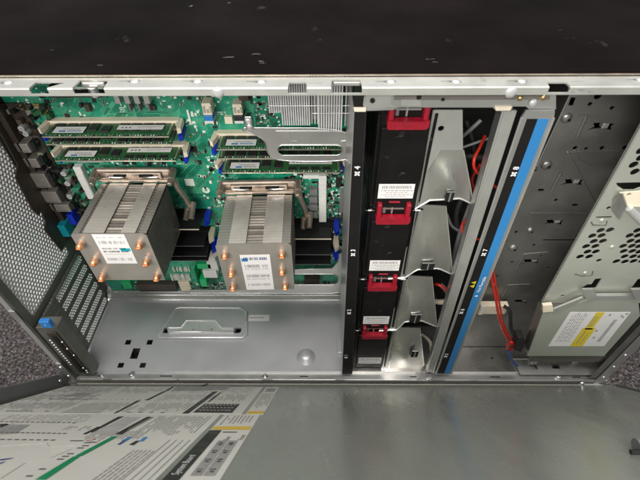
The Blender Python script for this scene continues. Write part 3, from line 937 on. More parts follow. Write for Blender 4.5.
def smooth2(p, it=2):
    for _ in range(it):
        q = []
        for i in range(len(p)):
            a_, c_ = V(p[i]), V(p[(i + 1) % len(p)])
            q += [tuple(a_ * .75 + c_ * .25), tuple(a_ * .25 + c_ * .75)]
        p = q
    return p


yh = .096
h1 = thing('metal_handle', 'silver pressed handle plate with long oval opening below the finned card', 'metal handle', (.0, yh, .30))
outl = smooth2([PY(u, v, yh) for u, v in ((243, 127.5), (252, 128), (353, 128), (353.5, 154), (347, 161.5), (277, 161.5), (267, 153), (266, 141), (254, 133.5), (243, 131))], 2)
ov = rrect(*[f for f in (PY(277.5, 150, yh)[0], PY(342.5, 150, yh)[0], PY(300, 155.2, yh)[1], PY(300, 145, yh)[1])], .009, 6)
b = MB('steel'); b.sheet(FY(yh), outl, [ov], .0016); rim(b, outl, yh + .0004, .0009); rim(b, ov, yh, .0009)
b.build('handle_plate', h1)
b = MB('steel'); x0, x1, z0, z1_ = fy(288, 131, 349, 141, yh)
b.tube([(x0, yh - .0001, z1_), (x0 + .002, yh - .0004, z0 + .001), (x0 + .008, yh - .0003, z0)], .0006, 'steel_light', 6)
b.tube([(x1, yh - .0001, z1_), (x1 - .001, yh - .0004, z0 + .001), (x1 - .008, yh - .0003, z0)], .0006, 'steel_light', 6)
b.tube([(x0 - .012, yh - .0001, z1_), (x1 - .02, yh - .0002, z1_)], .0006, 'steel_light', 6)
b.build('pressed_ridge', h1)
x0, x1, z0, z1_ = fy(244, 116, 253.5, 130, yh - .004)
b = MB('chrome'); b.box(x0, x1, yh - .005, yh + .004, z0, z1_, 'chrome', .0012); b.dome(((x0 + x1) / 2, yh - .005, z1_ - .004), (0, -1, 0), .0034, .0022, 'rivet'); b.dome(((x0 + x1) / 2 + .0005, yh - .005, z0 + .005), (0, -1, 0), .0030, .0022, 'rivet')
b.build('hinge_block', h1)
yh = .118
h2 = thing('metal_handle', 'silver lower handle plate with rounded window beside the right heatsink', 'metal handle', (0, yh, .03))
outl = [PY(u, v, yh) for u, v in ((190, 289.5), (290, 289), (294, 270), (300, 269.5), (332, 268.5), (338, 262), (339, 254), (349, 250), (350, 278), (348, 287), (341, 292), (332, 293.5), (190, 294))]
ov = rrect(PY(280, 279, yh)[0], PY(338.5, 279, yh)[0], PY(300, 284.8, yh)[1], PY(300, 274, yh)[1], .010, 6)
b = MB('steel_light'); b.sheet(FY(yh), outl, [], .0014); rim(b, outl, yh + .0003, .0008)
b = MB('steel_light')
outl = [PY(u, v, yh) for u, v in ((190, 293.2), (190, 289.8), (262, 289.8), (268, 270), (300, 269.5), (332, 268.5), (338, 262), (339, 254), (349, 250), (350, 278), (348, 287), (341, 292), (332, 293.5))]
b.sheet(FY(yh), outl, [ov], .0014); rim(b, outl, yh + .0003, .0008); rim(b, ov, yh, .0007)
b.build('handle_plate', h2)
x0, x1, z0, z1_ = fy(304.5, 275.5, 319.5, 283, YB - .004)
MB('bracket_brown').box(x0, x1, YB - .012, YB, z0, z1_, bev=.0006).build('chipset', mb)

# ------------------------------------------------------------------ finned storage card
yc = .105
rc = thing('storage_card', 'green controller card with silver finned coolers under the top rail', 'controller card', (-.03, yc, .33))
x0, x1, z0, z1_ = fy(251.5, 88, 352, 128, yc)
b = MB('pcb'); b.box(x0, x1, yc, yc + .0016, z0, .415); b.build('card_board', rc)
b = MB('silk')
for k in range(120):
    x = random.uniform(x0 + .001, x0 + .026); z = random.uniform(z0 + .001, z0 + .05); w = random.uniform(.0006, .0016)
    b.box(x - w, x + w, yc - .0010, yc, z - w * .7, z + w * .7, random.choice(('silk', 'solder', 'chip', 'chip_brown')))
b.build('small_components', rc, kind='stuff')
def finset(u0, u1, vb, y0, y1, n_, name):
    xa_, za = PY(u0, vb, y0); xb_, _ = PY(u1, vb, y0)
    b = MB('steel_light')
    for k in range(n_):
        x = xa_ + (xb_ - xa_) * k / (n_ - 1)
        b.box(x - .00062, x + .00062, y0, y1, za, .412, 'alu_can')
    b.box(xa_ - .0006, xb_ + .0006, y0 + .007, y1 + .003, za + .001, .412, 'fin_plate')
    b.build(name, rc)
finset(270, 281, 113, .074, .100, 6, 'cooling_fins')
finset(283, 309.5, 125.5, .074, .100, 13, 'cooling_fins')
finset(312, 318, 124, .082, .100, 3, 'cooling_fins')
finset(319, 341, 132, .070, .100, 10, 'cooling_fins')
finset(345, 350, 126, .082, .100, 3, 'cooling_fins')
b = MB('chrome')
for v, a_, c_ in ((106, 270, 350), (113.5, 312, 350)):
    x0, z = PY(a_, v, .0725); x1, _ = PY(c_, v, .0725)
    b.tube([(x0, .0728, z), (x1, .0728, z)], .0004, 'chrome', 6)
b.build('fin_wire', rc)

# ------------------------------------------------------------------ fan cage
YF = .015
fc = thing('fan_cage', 'silver steel fan cage with black numbered strip and slanted air guides', 'fan cage', (.06, YF, 0))
# numbered black divider strip
def strip_pts(c, y): return [PY(u, v, y) for u, v in c]
YD = .004
dl = [PY(u, v, YD) for u, v in ((354.5, 112), (365.5, 112), (351.8, 374), (342.3, 374))]
b = MB('black_strip'); b.sheet(FY(YD), dl, [], .0012)
p0, p1 = dl[1], dl[2]
b.quadprism([(dl[1][0], YD + .0002, dl[1][1]), (dl[1][0] + .0008, YD + .004, dl[1][1]), (dl[2][0] + .0008, YD + .004, dl[2][1]), (dl[2][0], YD + .0002, dl[2][1])], (.0006, 0, 0), 'chip')
ds = b.build('numbered_strip', fc)
b = MB('steel_light'); b.quadprism([(dl[0][0] - .0006, YD + .0001, dl[0][1]), (dl[0][0] - .0001, YD, dl[0][1]), (dl[3][0] - .0001, YD, dl[3][1]), (dl[3][0] - .0006, YD + .0001, dl[3][1])], (0, .10, 0), 'steel')
b.sheet(FY(YD + .0001), [PY(u, v, YD) for u, v in ((353.5, 108), (366, 108), (365.8, 111.8), (354.5, 111.8))], [], .0012, 'ivory')
b.build('strip_edge', fc)


def fan_icon(b, c, U, W, s, m='white_ink'):
    c = V(c); U = V(U).normalized(); W = V(W).normalized()
    for k in range(4):
        a = math.radians(45 + 90 * k); pts = []
        for q in range(8):
            t = 2 * math.pi * q / 8; x, y = .60 * s + math.cos(t) * .50 * s, math.sin(t) * .36 * s
            pts.append(c + U * (x * math.cos(a) - y * math.sin(a)) + W * (x * math.sin(a) + y * math.cos(a)))
        b.add(pts, [tuple(range(8))], m)


def mark(b, u, v, y, digit, size, tilt=0.):
    x, z = PY(u, v, y); b.cut()
    U = V((math.sin(tilt), 0, 1)).normalized(); W = V((-1, 0, math.sin(tilt)))
    b.text(digit, size, (x, y - .0003, z), U, W, 'white_ink', bold=.0002)
    c = V((x, y - .0003, z)) - U * size * .95
    fan_icon(b, c, U, W, size * .42)


b = MB('white_ink')
for (u, v, d) in ((357.6, 167.5, '4'), (353.3, 250.2, '3'), (349.3, 310, '2'), (346.2, 355, '1')): mark(b, u, v, YD, d, .0062)
b.build_each('fan_number', ds)

# fan modules
seams = [.4043, .3065, .2080, .1080, .0105]
def make_fan(label):
    t = thing('fan_module', label, 'fan module', (0, 0, 0), 0, 'black fan modules stacked in the fan cage', local=True)
    W, H = .0450, .0975
    b = MB('black_plastic')
    b.box(0, W, .003, .11, 0, H, bev=.0012)
    b.box(.0035, W - .004, 0, .0035, .0015, H - .0145, bev=.001)
    b.box(.0, .0022, .0005, .004, .004, H - .004, bev=.0005)
    b.box(W - .0025, W, .0005, .004, .002, H - .003, bev=.0005)
    b.build('fan_housing', t)
    b = MB('paper'); b.box(.0065, .0375, -.0002, 0.0001, .0125, .0285)
    st = b.build('fan_sticker', t)
    b = MB('ink')
    for k in range(17): b.box(.0095 + k * .0015, .0095 + k * .0015 + random.uniform(.0005, .001), -.0003, -.0002, .0235, .0268, 'ink_grey')
    for r_, f in enumerate((.0215, .0192, .0169, .0147)):
        x = .009 + (r_ % 2) * .004
        while x < .035 - (r_ % 2) * .005:
            w = random.uniform(.0012, .0035); b.box(x, x + w, -.0003, -.0002, f - .0005, f + .0003, 'ink_light' if r_ else 'ink_grey'); x += w + .0008
    b.build('sticker_print', st)
    # socket behind the handle
    b = MB('grey_plastic'); zc = H + .0015
    b.box(.0115, .0325, .0030, .006, zc - .010, zc + .007, 'void')
    b.box(.0125, .0318, .0012, .0028, zc - .002, zc - .0006, 'steel'); b.box(.0205, .0219, .0010, .0026, zc - .007, zc + .005, 'steel')
    b.box(.0128, .0155, .0014, .0026, zc - .007, zc + .005, 'grey_plastic', .0004)
    b.build('fan_socket', t)
    # red handle
    b = MB('red'); zt = H + .0095
    b.quadprism([(.0075, -.006, H - .0128), (.036, -.006, H - .0128), (.0378, -.006, H - .0105), (.0378, -.006, H - .0052), (.0335, -.006, H - .0062), (.0105, -.006, H - .0062), (.0065, -.006, H - .0052), (.0065, -.006, H - .0105)], (0, .007, 0))
    b.box(.0070, .0112, -.005, .003, H - .0065, zt, bev=.0012)
    b.box(.0328, .0370, -.005, .003, H - .0065, zt, bev=.0012)
    b.box(.0170, .0270, -.001, .003, zt - .0010, zt + .0008, bev=.0006)
    b.build('red_handle', t)
    return t


fx = .0412
f0 = make_fan('black fan module at the top of the stack, red handle against the silver bracket')
f0.location = (fx, YF, seams[1])
for k, lb in ((2, 'black fan module second from the top, beside the strip number 3'), (3, 'black fan module third from the top, beside the strip number 2'), (4, 'lowest black fan module, standing on the case floor beside the number 1')):
    dup(f0, (fx, YF, seams[k]), 0, lb)
b = MB('steel')
for z in seams[1:4]:                                         # cage rungs between the modules
    for x0, x1 in ((fx - .003, fx + .005), (fx + .0395, fx + .049)):
        b.cut().box(x0, x1, YF - .0012, YF + .0010, z - .0012, z - .0002, 'chrome')
        b.box(x0 + .002, x1 - .0025, YF - .0016, YF - .001, z - .0014, z + .0002, 'white_plastic', .0003)
b.build_each('cage_rung', fc)
# top bracket of the cage
b = MB('steel')
zt0 = PY(450, 106, .010)[1]
x0 = PY(365, 105, .01)[0]; x1 = PY(555, 105, .01)[0]
def pp(lst, y): return [PY(u, v, y) for u, v in lst]
b.sheet(FY(.0060), pp(((367, 95), (556, 95), (556, 109), (553, 111), (531, 111), (526, 106.5), (513, 106.5), (511, 111), (496, 111), (493, 107.5), (398, 107.5), (393, 110), (366, 111), (363, 105), (364, 97)), .0060), [], .0014)
b.sheet(FY(.0058), pp(((366, 95.3), (391, 95.3), (391, 104), (396, 106.5), (366, 110)), .0058), [], .0002, 'steel_light')
b.sheet(FY(.0042), pp(((401, 100), (421, 100), (421, 106), (401, 106)), .0042), [], .0018, 'steel_light')
b.sheet(FY(.0050), pp(((394, 96), (550, 96), (550, 99.6), (394, 100)), .0050), [], .001, 'fin_dark')
b.sheet(FY(.0046), pp(((495, 107), (512, 107), (510, 110.6), (496, 110.6)), .0046), [], .0014, 'ivory')
for u, v, r in ((372.5, 101, .0018), (443, 99.5, .0014), (419, 97.5, .0018)):
    x, z = PY(u, v, .0048); b.tube([(x, .0048, z), (x, .0062, z)], r, 'void', 12)
tb = b.build('top_bracket', fc)
b = MB('rivet')
for u, v, r in ((533, 103, .0030), (520, 98, .0022), (543, 97.5, .0022)):
    x, z = PY(u, v, .0050); b.cut().dome((x, .0050, z), (0, -1, 0), r, .0018, 'rivet' if v > 100 else 'gold')
b.build_each('bracket_screw', tb)
# air guide plates
def P3(u, v, y): x, z = PY(u, v, y); return V((x, y, z))
def guide(bottom, tl, tr, m):
    """curved sheet: lower edge follows the given points near the opening, upper edge runs further in"""
    b = MB(m); n_ = 16; R_ = 10
    def bot(s_):
        L = [0]
        for i in range(len(bottom) - 1): L.append(L[-1] + (bottom[i + 1] - bottom[i]).length)
        d = s_ * L[-1]
        for i in range(len(bottom) - 1):
            if d <= L[i + 1] + 1e-9: return bottom[i].lerp(bottom[i + 1], (d - L[i]) / (L[i + 1] - L[i]))
        return bottom[-1]
    vs = []
    for r_ in range(R_ + 1):
        t = r_ / R_
        for q in range(n_ + 1):
            s_ = q / n_; p = bot(s_).lerp(tl.lerp(tr, s_), t)
            g1 = math.exp(-((s_ - .50 - .10 * (1 - t)) / .20) ** 2) * math.sin(min(1, t * 1.15) * math.pi) ** 1.5
            p = p + V((0, -.0045 * g1 + .006 * s_ ** 2 * (1 - t) + .004 * math.exp(-((s_ - .12) / .10) ** 2) * t, 0)); vs.append(p)
    W_ = n_ + 1; fs = [(r_ * W_ + q, r_ * W_ + q + 1, (r_ + 1) * W_ + q + 1, (r_ + 1) * W_ + q) for r_ in range(R_) for q in range(n_)]
    b.add(vs, fs, m, True); b.add([p + V((0, .0010, 0)) for p in vs], fs, m, True)
    b.tube(vs[:W_], .00085, 'rivet', 6); b.tube(vs[W_ - 1::W_], .0006, 'steel_light', 6)
    return b
specs = (
    (((415, 209), (430, 200.5), (461, 200.5), (475.5, 209)), (425, 148), (463.5, 150)),
    (((388, 279), (405, 278), (417, 270.5), (439, 270.5), (454, 279)), (412, 204), (446, 206)),
    (((379, 331), (397, 330), (405, 322.5), (422, 322.5), (438, 331)), (398, 275), (432, 277)),
    (((381, 370), (390, 370), (400, 370.5), (412, 370.5), (425, 370.5)), (388, 327), (420, 328)),
)
for fr_, tl_, tr_ in specs:
    guide([P3(u, v, YF) for u, v in fr_], P3(*tl_, .0178), P3(*tr_, .0225), 'steel_duct').build('air_guide', fc)
b = MB('steel_light')
b.sheet(FY(.0162), pp(((434, 110), (462.5, 110), (463, 150), (441, 150), (428, 170), (424, 168)), .0162), [circ(*PY(441, 128.5, .0162), .0024, 14)], .0012)
b.sheet(FY(.0150), pp(((433, 110), (434.6, 110), (389.3, 370), (387.8, 370)), .0150), [], .001, 'chrome')
b.build('cage_wall', fc)
b = MB('void')
for (u0, v0, u1, v1) in ((446.5, 191, 452, 200), (422, 262, 433, 268.5), (411, 313.5, 419, 321.5), (412, 350, 417, 356)):
    xa_, xb_, za, zb = fy(u0, v0, u1, v1, .0158)
    b.cut().sheet(FY(.0140), rect(xa_, xb_, za, zb), [], .0006, 'void'); b.box(xa_, xb_, .0132, .0142, zb, zb + .0009, 'chrome'); b.box((xa_ + xb_) / 2 - .0006, (xa_ + xb_) / 2 + .0008, .0134, .0142, za, zb, 'steel')
b.build_each('guide_slot', fc)
for (u, v, w) in ((399.5, 343, 9), (429, 338, 9), (409, 357, 9)):
    pass
# black sheet added behind the guides for the shade in the openings
b = MB('void'); b.box(.088, .21, .085, .087, .0085, .420); b.build('shade_backing', fc)

# ------------------------------------------------------------------ double upright with the blue label
up = thing('label_upright', 'slim silver double upright carrying a black and blue number strip', 'upright', (.16, 0, 0))
b = MB('steel_light')
b.sheet(FY(.006), pp(((503, 110.5), (516, 110.5), (433.6, 372), (427.5, 372)), .006), [], .002)
a0, a1 = P3(503, 110.5, .006), P3(427.5, 372, .006)
w0, w1 = P3(497.5, 110.5, .018), P3(425, 372, .018)
b.add([a0, a1, w1, w0], [(0, 1, 2, 3)], 'steel'); b.add([p + V((-.0008, 0.001, 0)) for p in (a0, a1, w1, w0)], [(3, 2, 1, 0)], 'steel')
b.tube([a0, a1], .0009, 'steel_light', 8); c0, c1 = P3(516, 110.5, .006), P3(433.6, 372, .006); b.tube([c0, c1], .0008, 'steel_light', 8)
b.box(.129, .150, .0005, .0125, .0035, .0075, 'steel')
b.build('left_bar', up)
b = MB('steel'); y_ = .0032
b.sheet(FY(y_), pp(((526, 111), (555, 111), (554, 118), (451.3, 374.5), (436, 374.5), (521.5, 118)), y_), [], .002, 'steel')
for e0, e1 in (((521.5, 118), (436, 374)), ((554, 118), (451.2, 374))):
    b.tube([P3(*e0, y_), P3(*e1, y_)], .0009, 'steel_light', 8)
rb_ = b.build('right_bar', up)
b = MB('black_strip'); y_ = .0030
b.sheet(FY(y_), pp(((527, 119), (537.8, 119), (444.2, 373.5), (437.3, 373.5)), y_), [], .0002)
b.sheet(FY(y_), pp(((537.8, 119), (549.3, 119), (449.8, 373.5), (444.2, 373.5)), y_), [], .0002, 'blue_strip')
ns = b.build('number_strip', up)
b = MB('white_ink'); tilt = .03
for (u, v, d) in ((516.3, 168, '8'), (485.5, 250, '7'), (462.6, 309.5, '6'), (446.8, 354, '5')): mark(b, u, v, .0029, d, .0062, tilt)
x, z = PY(481.5, 284.5, .0029); U = V((.02, 0, 1)).normalized(); W = V((-1, 0, .02))
b.cut().text('Hot Pluggable', .0046, (x, .0026, z), U, W, 'white_ink', bold=.0001)
for q in range(1): b.add([V((x, .0026, z)) - U * .0195 + (U * math.cos(t) + W * math.sin(t)) * .0016 for t in (2 * math.pi * k / 12 for k in range(12))], [tuple(range(12))], 'white_ink')
x, z = PY(472.8, 284.2, .0029)
for s_ in (-1, 1):
    b.cut(); c = V((x, .0026, z)) + U * .0030 * s_
    b.add([c - U * .0026 - W * .0022, c + U * .0026 - W * .0022, c + W * .0026], [(0, 1, 2)], 'yellow')
    b.add([c - U * .0003 - W * .0014 + V((0, -.0001, 0)), c + U * .0003 - W * .0014 + V((0, -.0001, 0)), c + W * .0012 + V((0, -.0001, 0))], [(0, 1, 2)], 'ink_black')
b.build_each('strip_print', ns)

# ------------------------------------------------------------------ drive cage: dark inner wall and pale perforated plate
dc = thing('drive_cage', 'steel drive cage with dark embossed inner wall and pale perforated front plate', 'drive cage', (.30, 0, 0))
YK = .050
def bow(u, v, w=.020, h=.0085):
    x, z = PY(u, v, YK)
    return [(x - w * .55, z - h * .3), (x - w * .2, z - h * .12), (x + .1 * w, z - h * .12), (x + w * .5, z - h * .32), (x + w * .42, z + h * .05), (x + w * .52, z + h * .45), (x + w * .1, z + h * .45), (x - w * .12, z + h * .55), (x - w * .42, z + h * .5), (x - w * .3, z + h * .1)]
bows = [(601, 127.5), (572, 183), (553, 223), (530, 262), (520, 302)]
holes = [bow(u, v) for u, v in bows]
for u, v, r in ((575, 148, .002), (586, 148.5, .0016), (602, 148, .002), (625, 147.5, .0022), (577, 236, .0016), (541, 256, .0014), (497, 276, .0016), (598, 96, .003)):
    holes.append(circ(*PY(u, v, YK), r, 12))
holes.append([PY(u, v, YK) for u, v in ((568, 105.5), (571, 97.5), (576, 97.5), (573, 105.5))])
holes.append(rect(PY(543, 240, YK)[0], PY(577, 240, YK)[0], PY(543, 240.8, YK)[1], PY(543, 239.4, YK)[1]))
for u, v in ((590, 104), (612, 108), (556, 200), (541, 190), (575, 205), (534, 245), (516, 232), (548, 268), (512, 262), (521, 285), (505, 300)):
    x, z = PY(u, v, YK); holes.append(rect(x - .0028, x + .0028, z - .0014, z + .0014) if (u % 2) else circ(x, z, .0018, 10))
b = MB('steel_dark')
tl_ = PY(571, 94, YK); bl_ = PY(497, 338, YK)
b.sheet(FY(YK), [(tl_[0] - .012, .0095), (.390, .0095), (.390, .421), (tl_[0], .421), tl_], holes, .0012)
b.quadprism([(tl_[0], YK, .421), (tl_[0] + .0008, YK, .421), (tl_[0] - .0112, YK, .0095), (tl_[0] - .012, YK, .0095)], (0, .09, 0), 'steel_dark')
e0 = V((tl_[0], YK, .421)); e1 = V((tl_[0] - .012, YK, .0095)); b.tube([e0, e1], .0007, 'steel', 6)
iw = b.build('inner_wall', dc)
b = MB('steel_dark')
for u, v, r in ((566.5, 118, .0048), (546.5, 165, .0052), (513, 248, .0052), (504, 239, .003), (494, 286, .005), (530, 230, .004), (534, 168, .003)):
    x, z = PY(u, v, YK); b.cut().dome((x, YK + .0001, z), (0, -1, 0), r, .0028, 'steel_dark', 20, 5)
    b.tube([(x + r * .3, YK - .0024, z - .0006), (x + r * .3, YK - .0031, z - .0006)], r * .3, 'void', 10)
for (a_, c_) in (((586.5, 115), (577, 136)), ((561, 172), (551.5, 190)), ((524, 254), (515, 270)), ((508, 285), (500, 300))):
    b.cut().tube([P3(*a_, YK), P3(*c_, YK)], .0016, 'steel_dark', 10)
for ptl in (((524, 254), (548, 252)), ((508, 285), (530, 284)), ((568, 152), (597, 206)), ((568, 152), (634, 150)), ((577, 116), (640, 116)), ((530, 213), (607, 213)), ((575, 150), (580, 160), (592, 166))):  # the long diagonal follows a brighter-to-darker boundary rather than a rib
    b.cut().tube([P3(*p, YK - .0002) for p in ptl], .0007, 'steel_dark', 8)
b.build_each('pressed_rib', iw)
b = MB('steel')
for u, v in bows:
    x, z = PY(u + 5, v - 1, YK); b.cut().box(x - .0028, x + .0028, YK + .0005, YK + .006, z - .0025, z + .0028, 'steel_light', .0008)
b.build_each('bent_tab', iw)

YP = .004
fr_holes = []
def hp(lst, r=.0036):
    for u, v in lst: fr_holes.append(circ(*PY(u, v, YP), r, 16, r * .95))
cl = [(389, 260), (449, 257), (335, 295), (395, 293), (345, 330), (403, 328), (296, 362), (355, 361), (305, 397), (358, 396), (257, 428), (315, 428),
      (575, 293), (628, 293), (580, 328), (632, 330), (533, 360), (590, 360), (635, 362), (537, 393), (592, 393), (637, 397), (542, 427), (597, 427), (490, 458), (545, 460), (600, 457), (648, 425), (655, 455), (625, 260), (500, 490), (555, 492), (610, 490)]
hp([(540 + a_ / 6.4, 190 + c_ / 6.4) for a_, c_ in cl if c_ < 480])
hp([(599.0, 260.6)], .0026)
hp([(633.7, 165), (635, 172), (641, 158), (641, 151)], .0036)
hp([(608.8, 208), (562.5, 295.8)], .0020)
fr_holes.append([PY(u, v, YP) for u, v in ((596, 216.6), (612, 216.2), (611.5, 218), (596.5, 218.2))])
fr_holes.append([PY(u, v, YP) for u, v in ((581, 288.6), (587, 284.5), (591.5, 284.2), (595, 279), (602, 278.2), (595.5, 288.4))])
fr_holes.append([PY(u, v, YP) for u, v in ((631, 288.4), (638, 279), (650, 278.6), (646, 288.2))])
fr_holes.append([PY(u, v, YP) for u, v in ((616, 182.8), (642, 182.2), (642, 187), (634, 190), (624, 190), (617.5, 186))])
outer = [PY(u, v, YP) for u, v in ((652, 109.5), (541.5, 303))]
topx = PY(700, 96, YP)
out_ = [(PY(541.5, 303, YP)[0] + .001, PY(541.5, 303, YP)[1]), (.388, PY(541.5, 303, YP)[1]), (.388, .421), (PY(541.5, 303, YP)[0] - .004, .421)]
# keep the plate's free edge on the line seen in the photograph
e_top = PY(640, 130, YP)
sl = (e_top[0] - out_[0][0]) / (e_top[1] - out_[0][1])
out_[3] = (out_[0][0] + sl * (.421 - out_[0][1]), .421)
b = MB('steel_sage'); b.sheet(FY(YP), out_, fr_holes, .0012)
e0 = V((out_[3][0], YP + .0006, .421)); e1 = V((out_[0][0], YP + .0006, out_[0][1]))
b.quadprism([e0, e1, e1 + V((.0012, 0, 0)), e0 + V((.0012, 0, 0))], (0, .003, 0), 'steel_sage')
b.tube([e0, e1], .0008, 'steel_light', 8)
fp_ = b.build('perforated_plate', dc)
b = MB('steel_light')
b.cut().sheet(FY(YP - .003), pp(((620, 193), (645, 191), (645, 207), (628, 206.5)), YP - .003), [circ(*PY(629, 194.5, YP - .003), .0018, 12)], .0014, 'ivory')
b.cut().add([P3(612, 199, YP), P3(622, 193, YP - .008), P3(626.5, 206, YP - .010), P3(619, 219.5, YP - .004), P3(611, 210, YP)], [(0, 1, 2, 3, 4)], 'steel')
b.tube([P3(622, 193, YP - .008), P3(626.5, 206, YP - .010), P3(619, 219.5, YP - .004)], .0007, 'steel_light', 8)
b.cut().tube([P3(629, 208, YP - .004), P3(645, 224, YP - .004)], .0030, 'rivet', 12)
b.tube([P3(626, 209, YP - .002), P3(640, 224, YP - .002)], .0010, 'chrome', 8)
for lst in (((591, 221.5), (593, 225), (606, 225), (607, 221)), ((575, 274), (583, 276), (592, 275), (593, 271))):
    b.cut().tube([P3(u, v, YP - .0002) for u, v in lst], .0006, 'steel_olive', 6)
for u, v in ((602, 220.5), (585, 273), (612, 247)):
    x, z = PY(u, v, YP); b.cut().dome((x, YP, z), (0, -1, 0), .0024, .0012, 'steel_sage')
b.build_each('latch_piece', fp_)

# optical drive -------------------------------------------------
YO = -.002
od = thing('optical_drive', 'slim silver optical drive with white and yellow sticker at lower right', 'optical drive', (.30, YO, .06))
face = pp(((543, 313), (552, 312.5), (589, 299.5), (638, 299), (640, 316), (604, 356), (527.5, 356)), YO)
b = MB('steel_sage'); b.sheet(FY(YO), face, [circ(*PY(535, 346.5, YO), .0012, 10), circ(*PY(553, 314.5, YO), .0009, 10)], .0013)
b.quadprism([V((x, YO + .0013, z)) for x, z in face], (0, .014, 0), 'steel_dark')
shell = b.build('drive_shell', od)
lab = pp(((570, 312), (630.6, 312), (604, 346), (548, 346)), YO)
b = MB('paper'); b.sheet(FY(YO - .0003), lab, [], .0002)
st = b.build('drive_sticker', od)
LA, LB, LC = V((lab[3][0], 0, lab[3][1])), V((lab[2][0], 0, lab[2][1])), V((lab[0][0], 0, lab[0][1]))
eu, ev = LB - LA, LC - LA
def sticker_rect(b, a0, a1, c0, c1, m, dy=.0005):
    q = [LA + eu * a_ + ev * c_ for a_, c_ in ((a0, c0), (a1, c0), (a1, c1), (a0, c1))]
    b.add([V((p.x, YO - dy, p.z)) for p in q], [(0, 1, 2, 3)], m)
b = MB('ink')
sticker_rect(b, .43, .56, .52, 1.0, 'yellow'); sticker_rect(b, .39, .61, .0, .56, 'yellow')
for k in range(7):
    c = .15; a_ = .08 + k * .035
    while c < .9:
        L = random.uniform(.03, .10); sticker_rect(b, a_, a_ + .012, c, c + L, 'ink_light' if k % 2 else 'ink_grey', .0004); c += L + .03
for k in range(22): sticker_rect(b, .80, .86, .15 + k * .030, .165 + k * .030 + random.uniform(0, .008), 'ink_grey', .0004)
for k in range(3): sticker_rect(b, .445 + k * .03, .455 + k * .03, .60, .9, 'ink_grey', .0006)
sticker_rect(b, .46, .475, .08, .48, 'ink_grey', .0006); sticker_rect(b, .53, .54, .08, .40, 'ink_grey', .0006)
for a_, c_ in ((.66, .90), (.64, .45), (.68, .25), (.86, .88), (.92, .93), (.90, .84)): sticker_rect(b, a_, a_ + .03, c_, c_ + .05, 'ink_grey', .0004)
def sticker_line(b, a0, c0, a1, c1):
    p, q = LA + eu * a0 + ev * c0, LA + eu * a1 + ev * c1
    b.tube([(p.x, YO - .0004, p.z), (q.x, YO - .0004, q.z)], .0002, 'ink_grey', 5)
b.build('sticker_print', st)
b = MB('steel_light')
b.sheet(FY(YO - .002), pp(((543, 306), (552.5, 305), (553.5, 311.5), (543, 312.5)), YO - .002), [], .004, 'ivory')
b.sheet(FY(YO - .0015), pp(((553.5, 309.5), (583, 297.5), (586, 299.5), (560, 311.5), (554, 312)), YO - .0015), [], .002, 'steel_light')
for u in (589, 638):
    b.sheet(FY(YO - .003), pp(((u - 6.5, 289.5), (u + 4, 289.5), (u + 7.5, 295), (u + 7.5, 300.5), (u - 2, 300.5)), YO - .003), [], .0016, 'steel_light')
b.sheet(FY(YO - .001), pp(((596, 296.2), (640, 295.8), (640, 299.6), (596, 299.6)), YO - .001), [], .004, 'steel_light')
b.build('mounting_bracket', od)
b = MB('steel_light'); x0, y1 = PZ(513, 359, .012); x1, y0_ = PZ(599, 374, .012)
hl = []
for u, v in ((533.5, 367), (555.5, 366.5)):
    x, y = PZ(u, v, .012); hl.append(rect(x - .0050, x + .0050, y - .0035, y + .0040))
b.sheet(FZ(.0125), [(x0 + .004, y0_ - .001), (x1, y0_ - .001), (x1, y1), (x0, y1)], hl, .0014)
b.tube([(x0, y1, .0130), (x1, y1, .0130)], .0011, 'chrome', 8)
for u in (533, 574):
    x, y = PZ(u, 361, .014); b.box(x - .0045, x + .0045, y - .004, y + .004, .0125, .0195, 'steel_light', .0012)
b.build('foot_bracket', od)
b = MB('void'); b.sheet(FY(.006), pp(((530, 356.5), (606, 356.5), (606, 362), (530, 362)), .006), [], .002, 'fin_dark'); b.build('gap_shade', od)  # dark sheet stands in for the shade in the gap under the drive

# right outer frame of the case
b = MB('steel')
xo = PY(602, 384, -.001)[0]
b.box(xo - .012, xo, -.001, .0008, -.004, .428, 'steel', .0005)
b.box(xo - .0014, xo - .0002, .0008, .150, -.002, .428, 'steel_dark')
b.box(xo - .022, xo - .0125, .001, .0022, .010, .20, 'steel_dark', .0004)
fr2 = b.build('front_frame', ch)
b = MB('chrome')
for z in (.016, .045, .075):
    b.cut().dome((xo - .007, -.001, z), (0, -1, 0), .0024, .0015)
b.cut().dome((PY(582, 381.5, 0)[0], -.0015, -.001), (0, -1, 0), .004, .003); b.box(xo - .030, xo - .004, -.003, -.001, -.005, -.002, 'rivet', .001)
b.build_each('frame_stud', fr2)

# ------------------------------------------------------------------ cables
def cable(pts, r, m, name='wire', smooth=True, sub=6):
    P = [V(p) for p in pts]; out = []
    for i in range(len(P) - 1):
        p0, p1, p2, p3 = P[max(i - 1, 0)], P[i], P[i + 1], P[min(i + 2, len(P) - 1)]
        for k in range(sub):
            t = k / sub
            out.append(.5 * ((2 * p1) + (p2 - p0) * t + (2 * p0 - 5 * p1 + 4 * p2 - p3) * t * t + (3 * p1 - p0 - 3 * p2 + p3) * t ** 3))
    out.append(P[-1])
    b = MB(m); b.tube(out, r, m, 10); return b


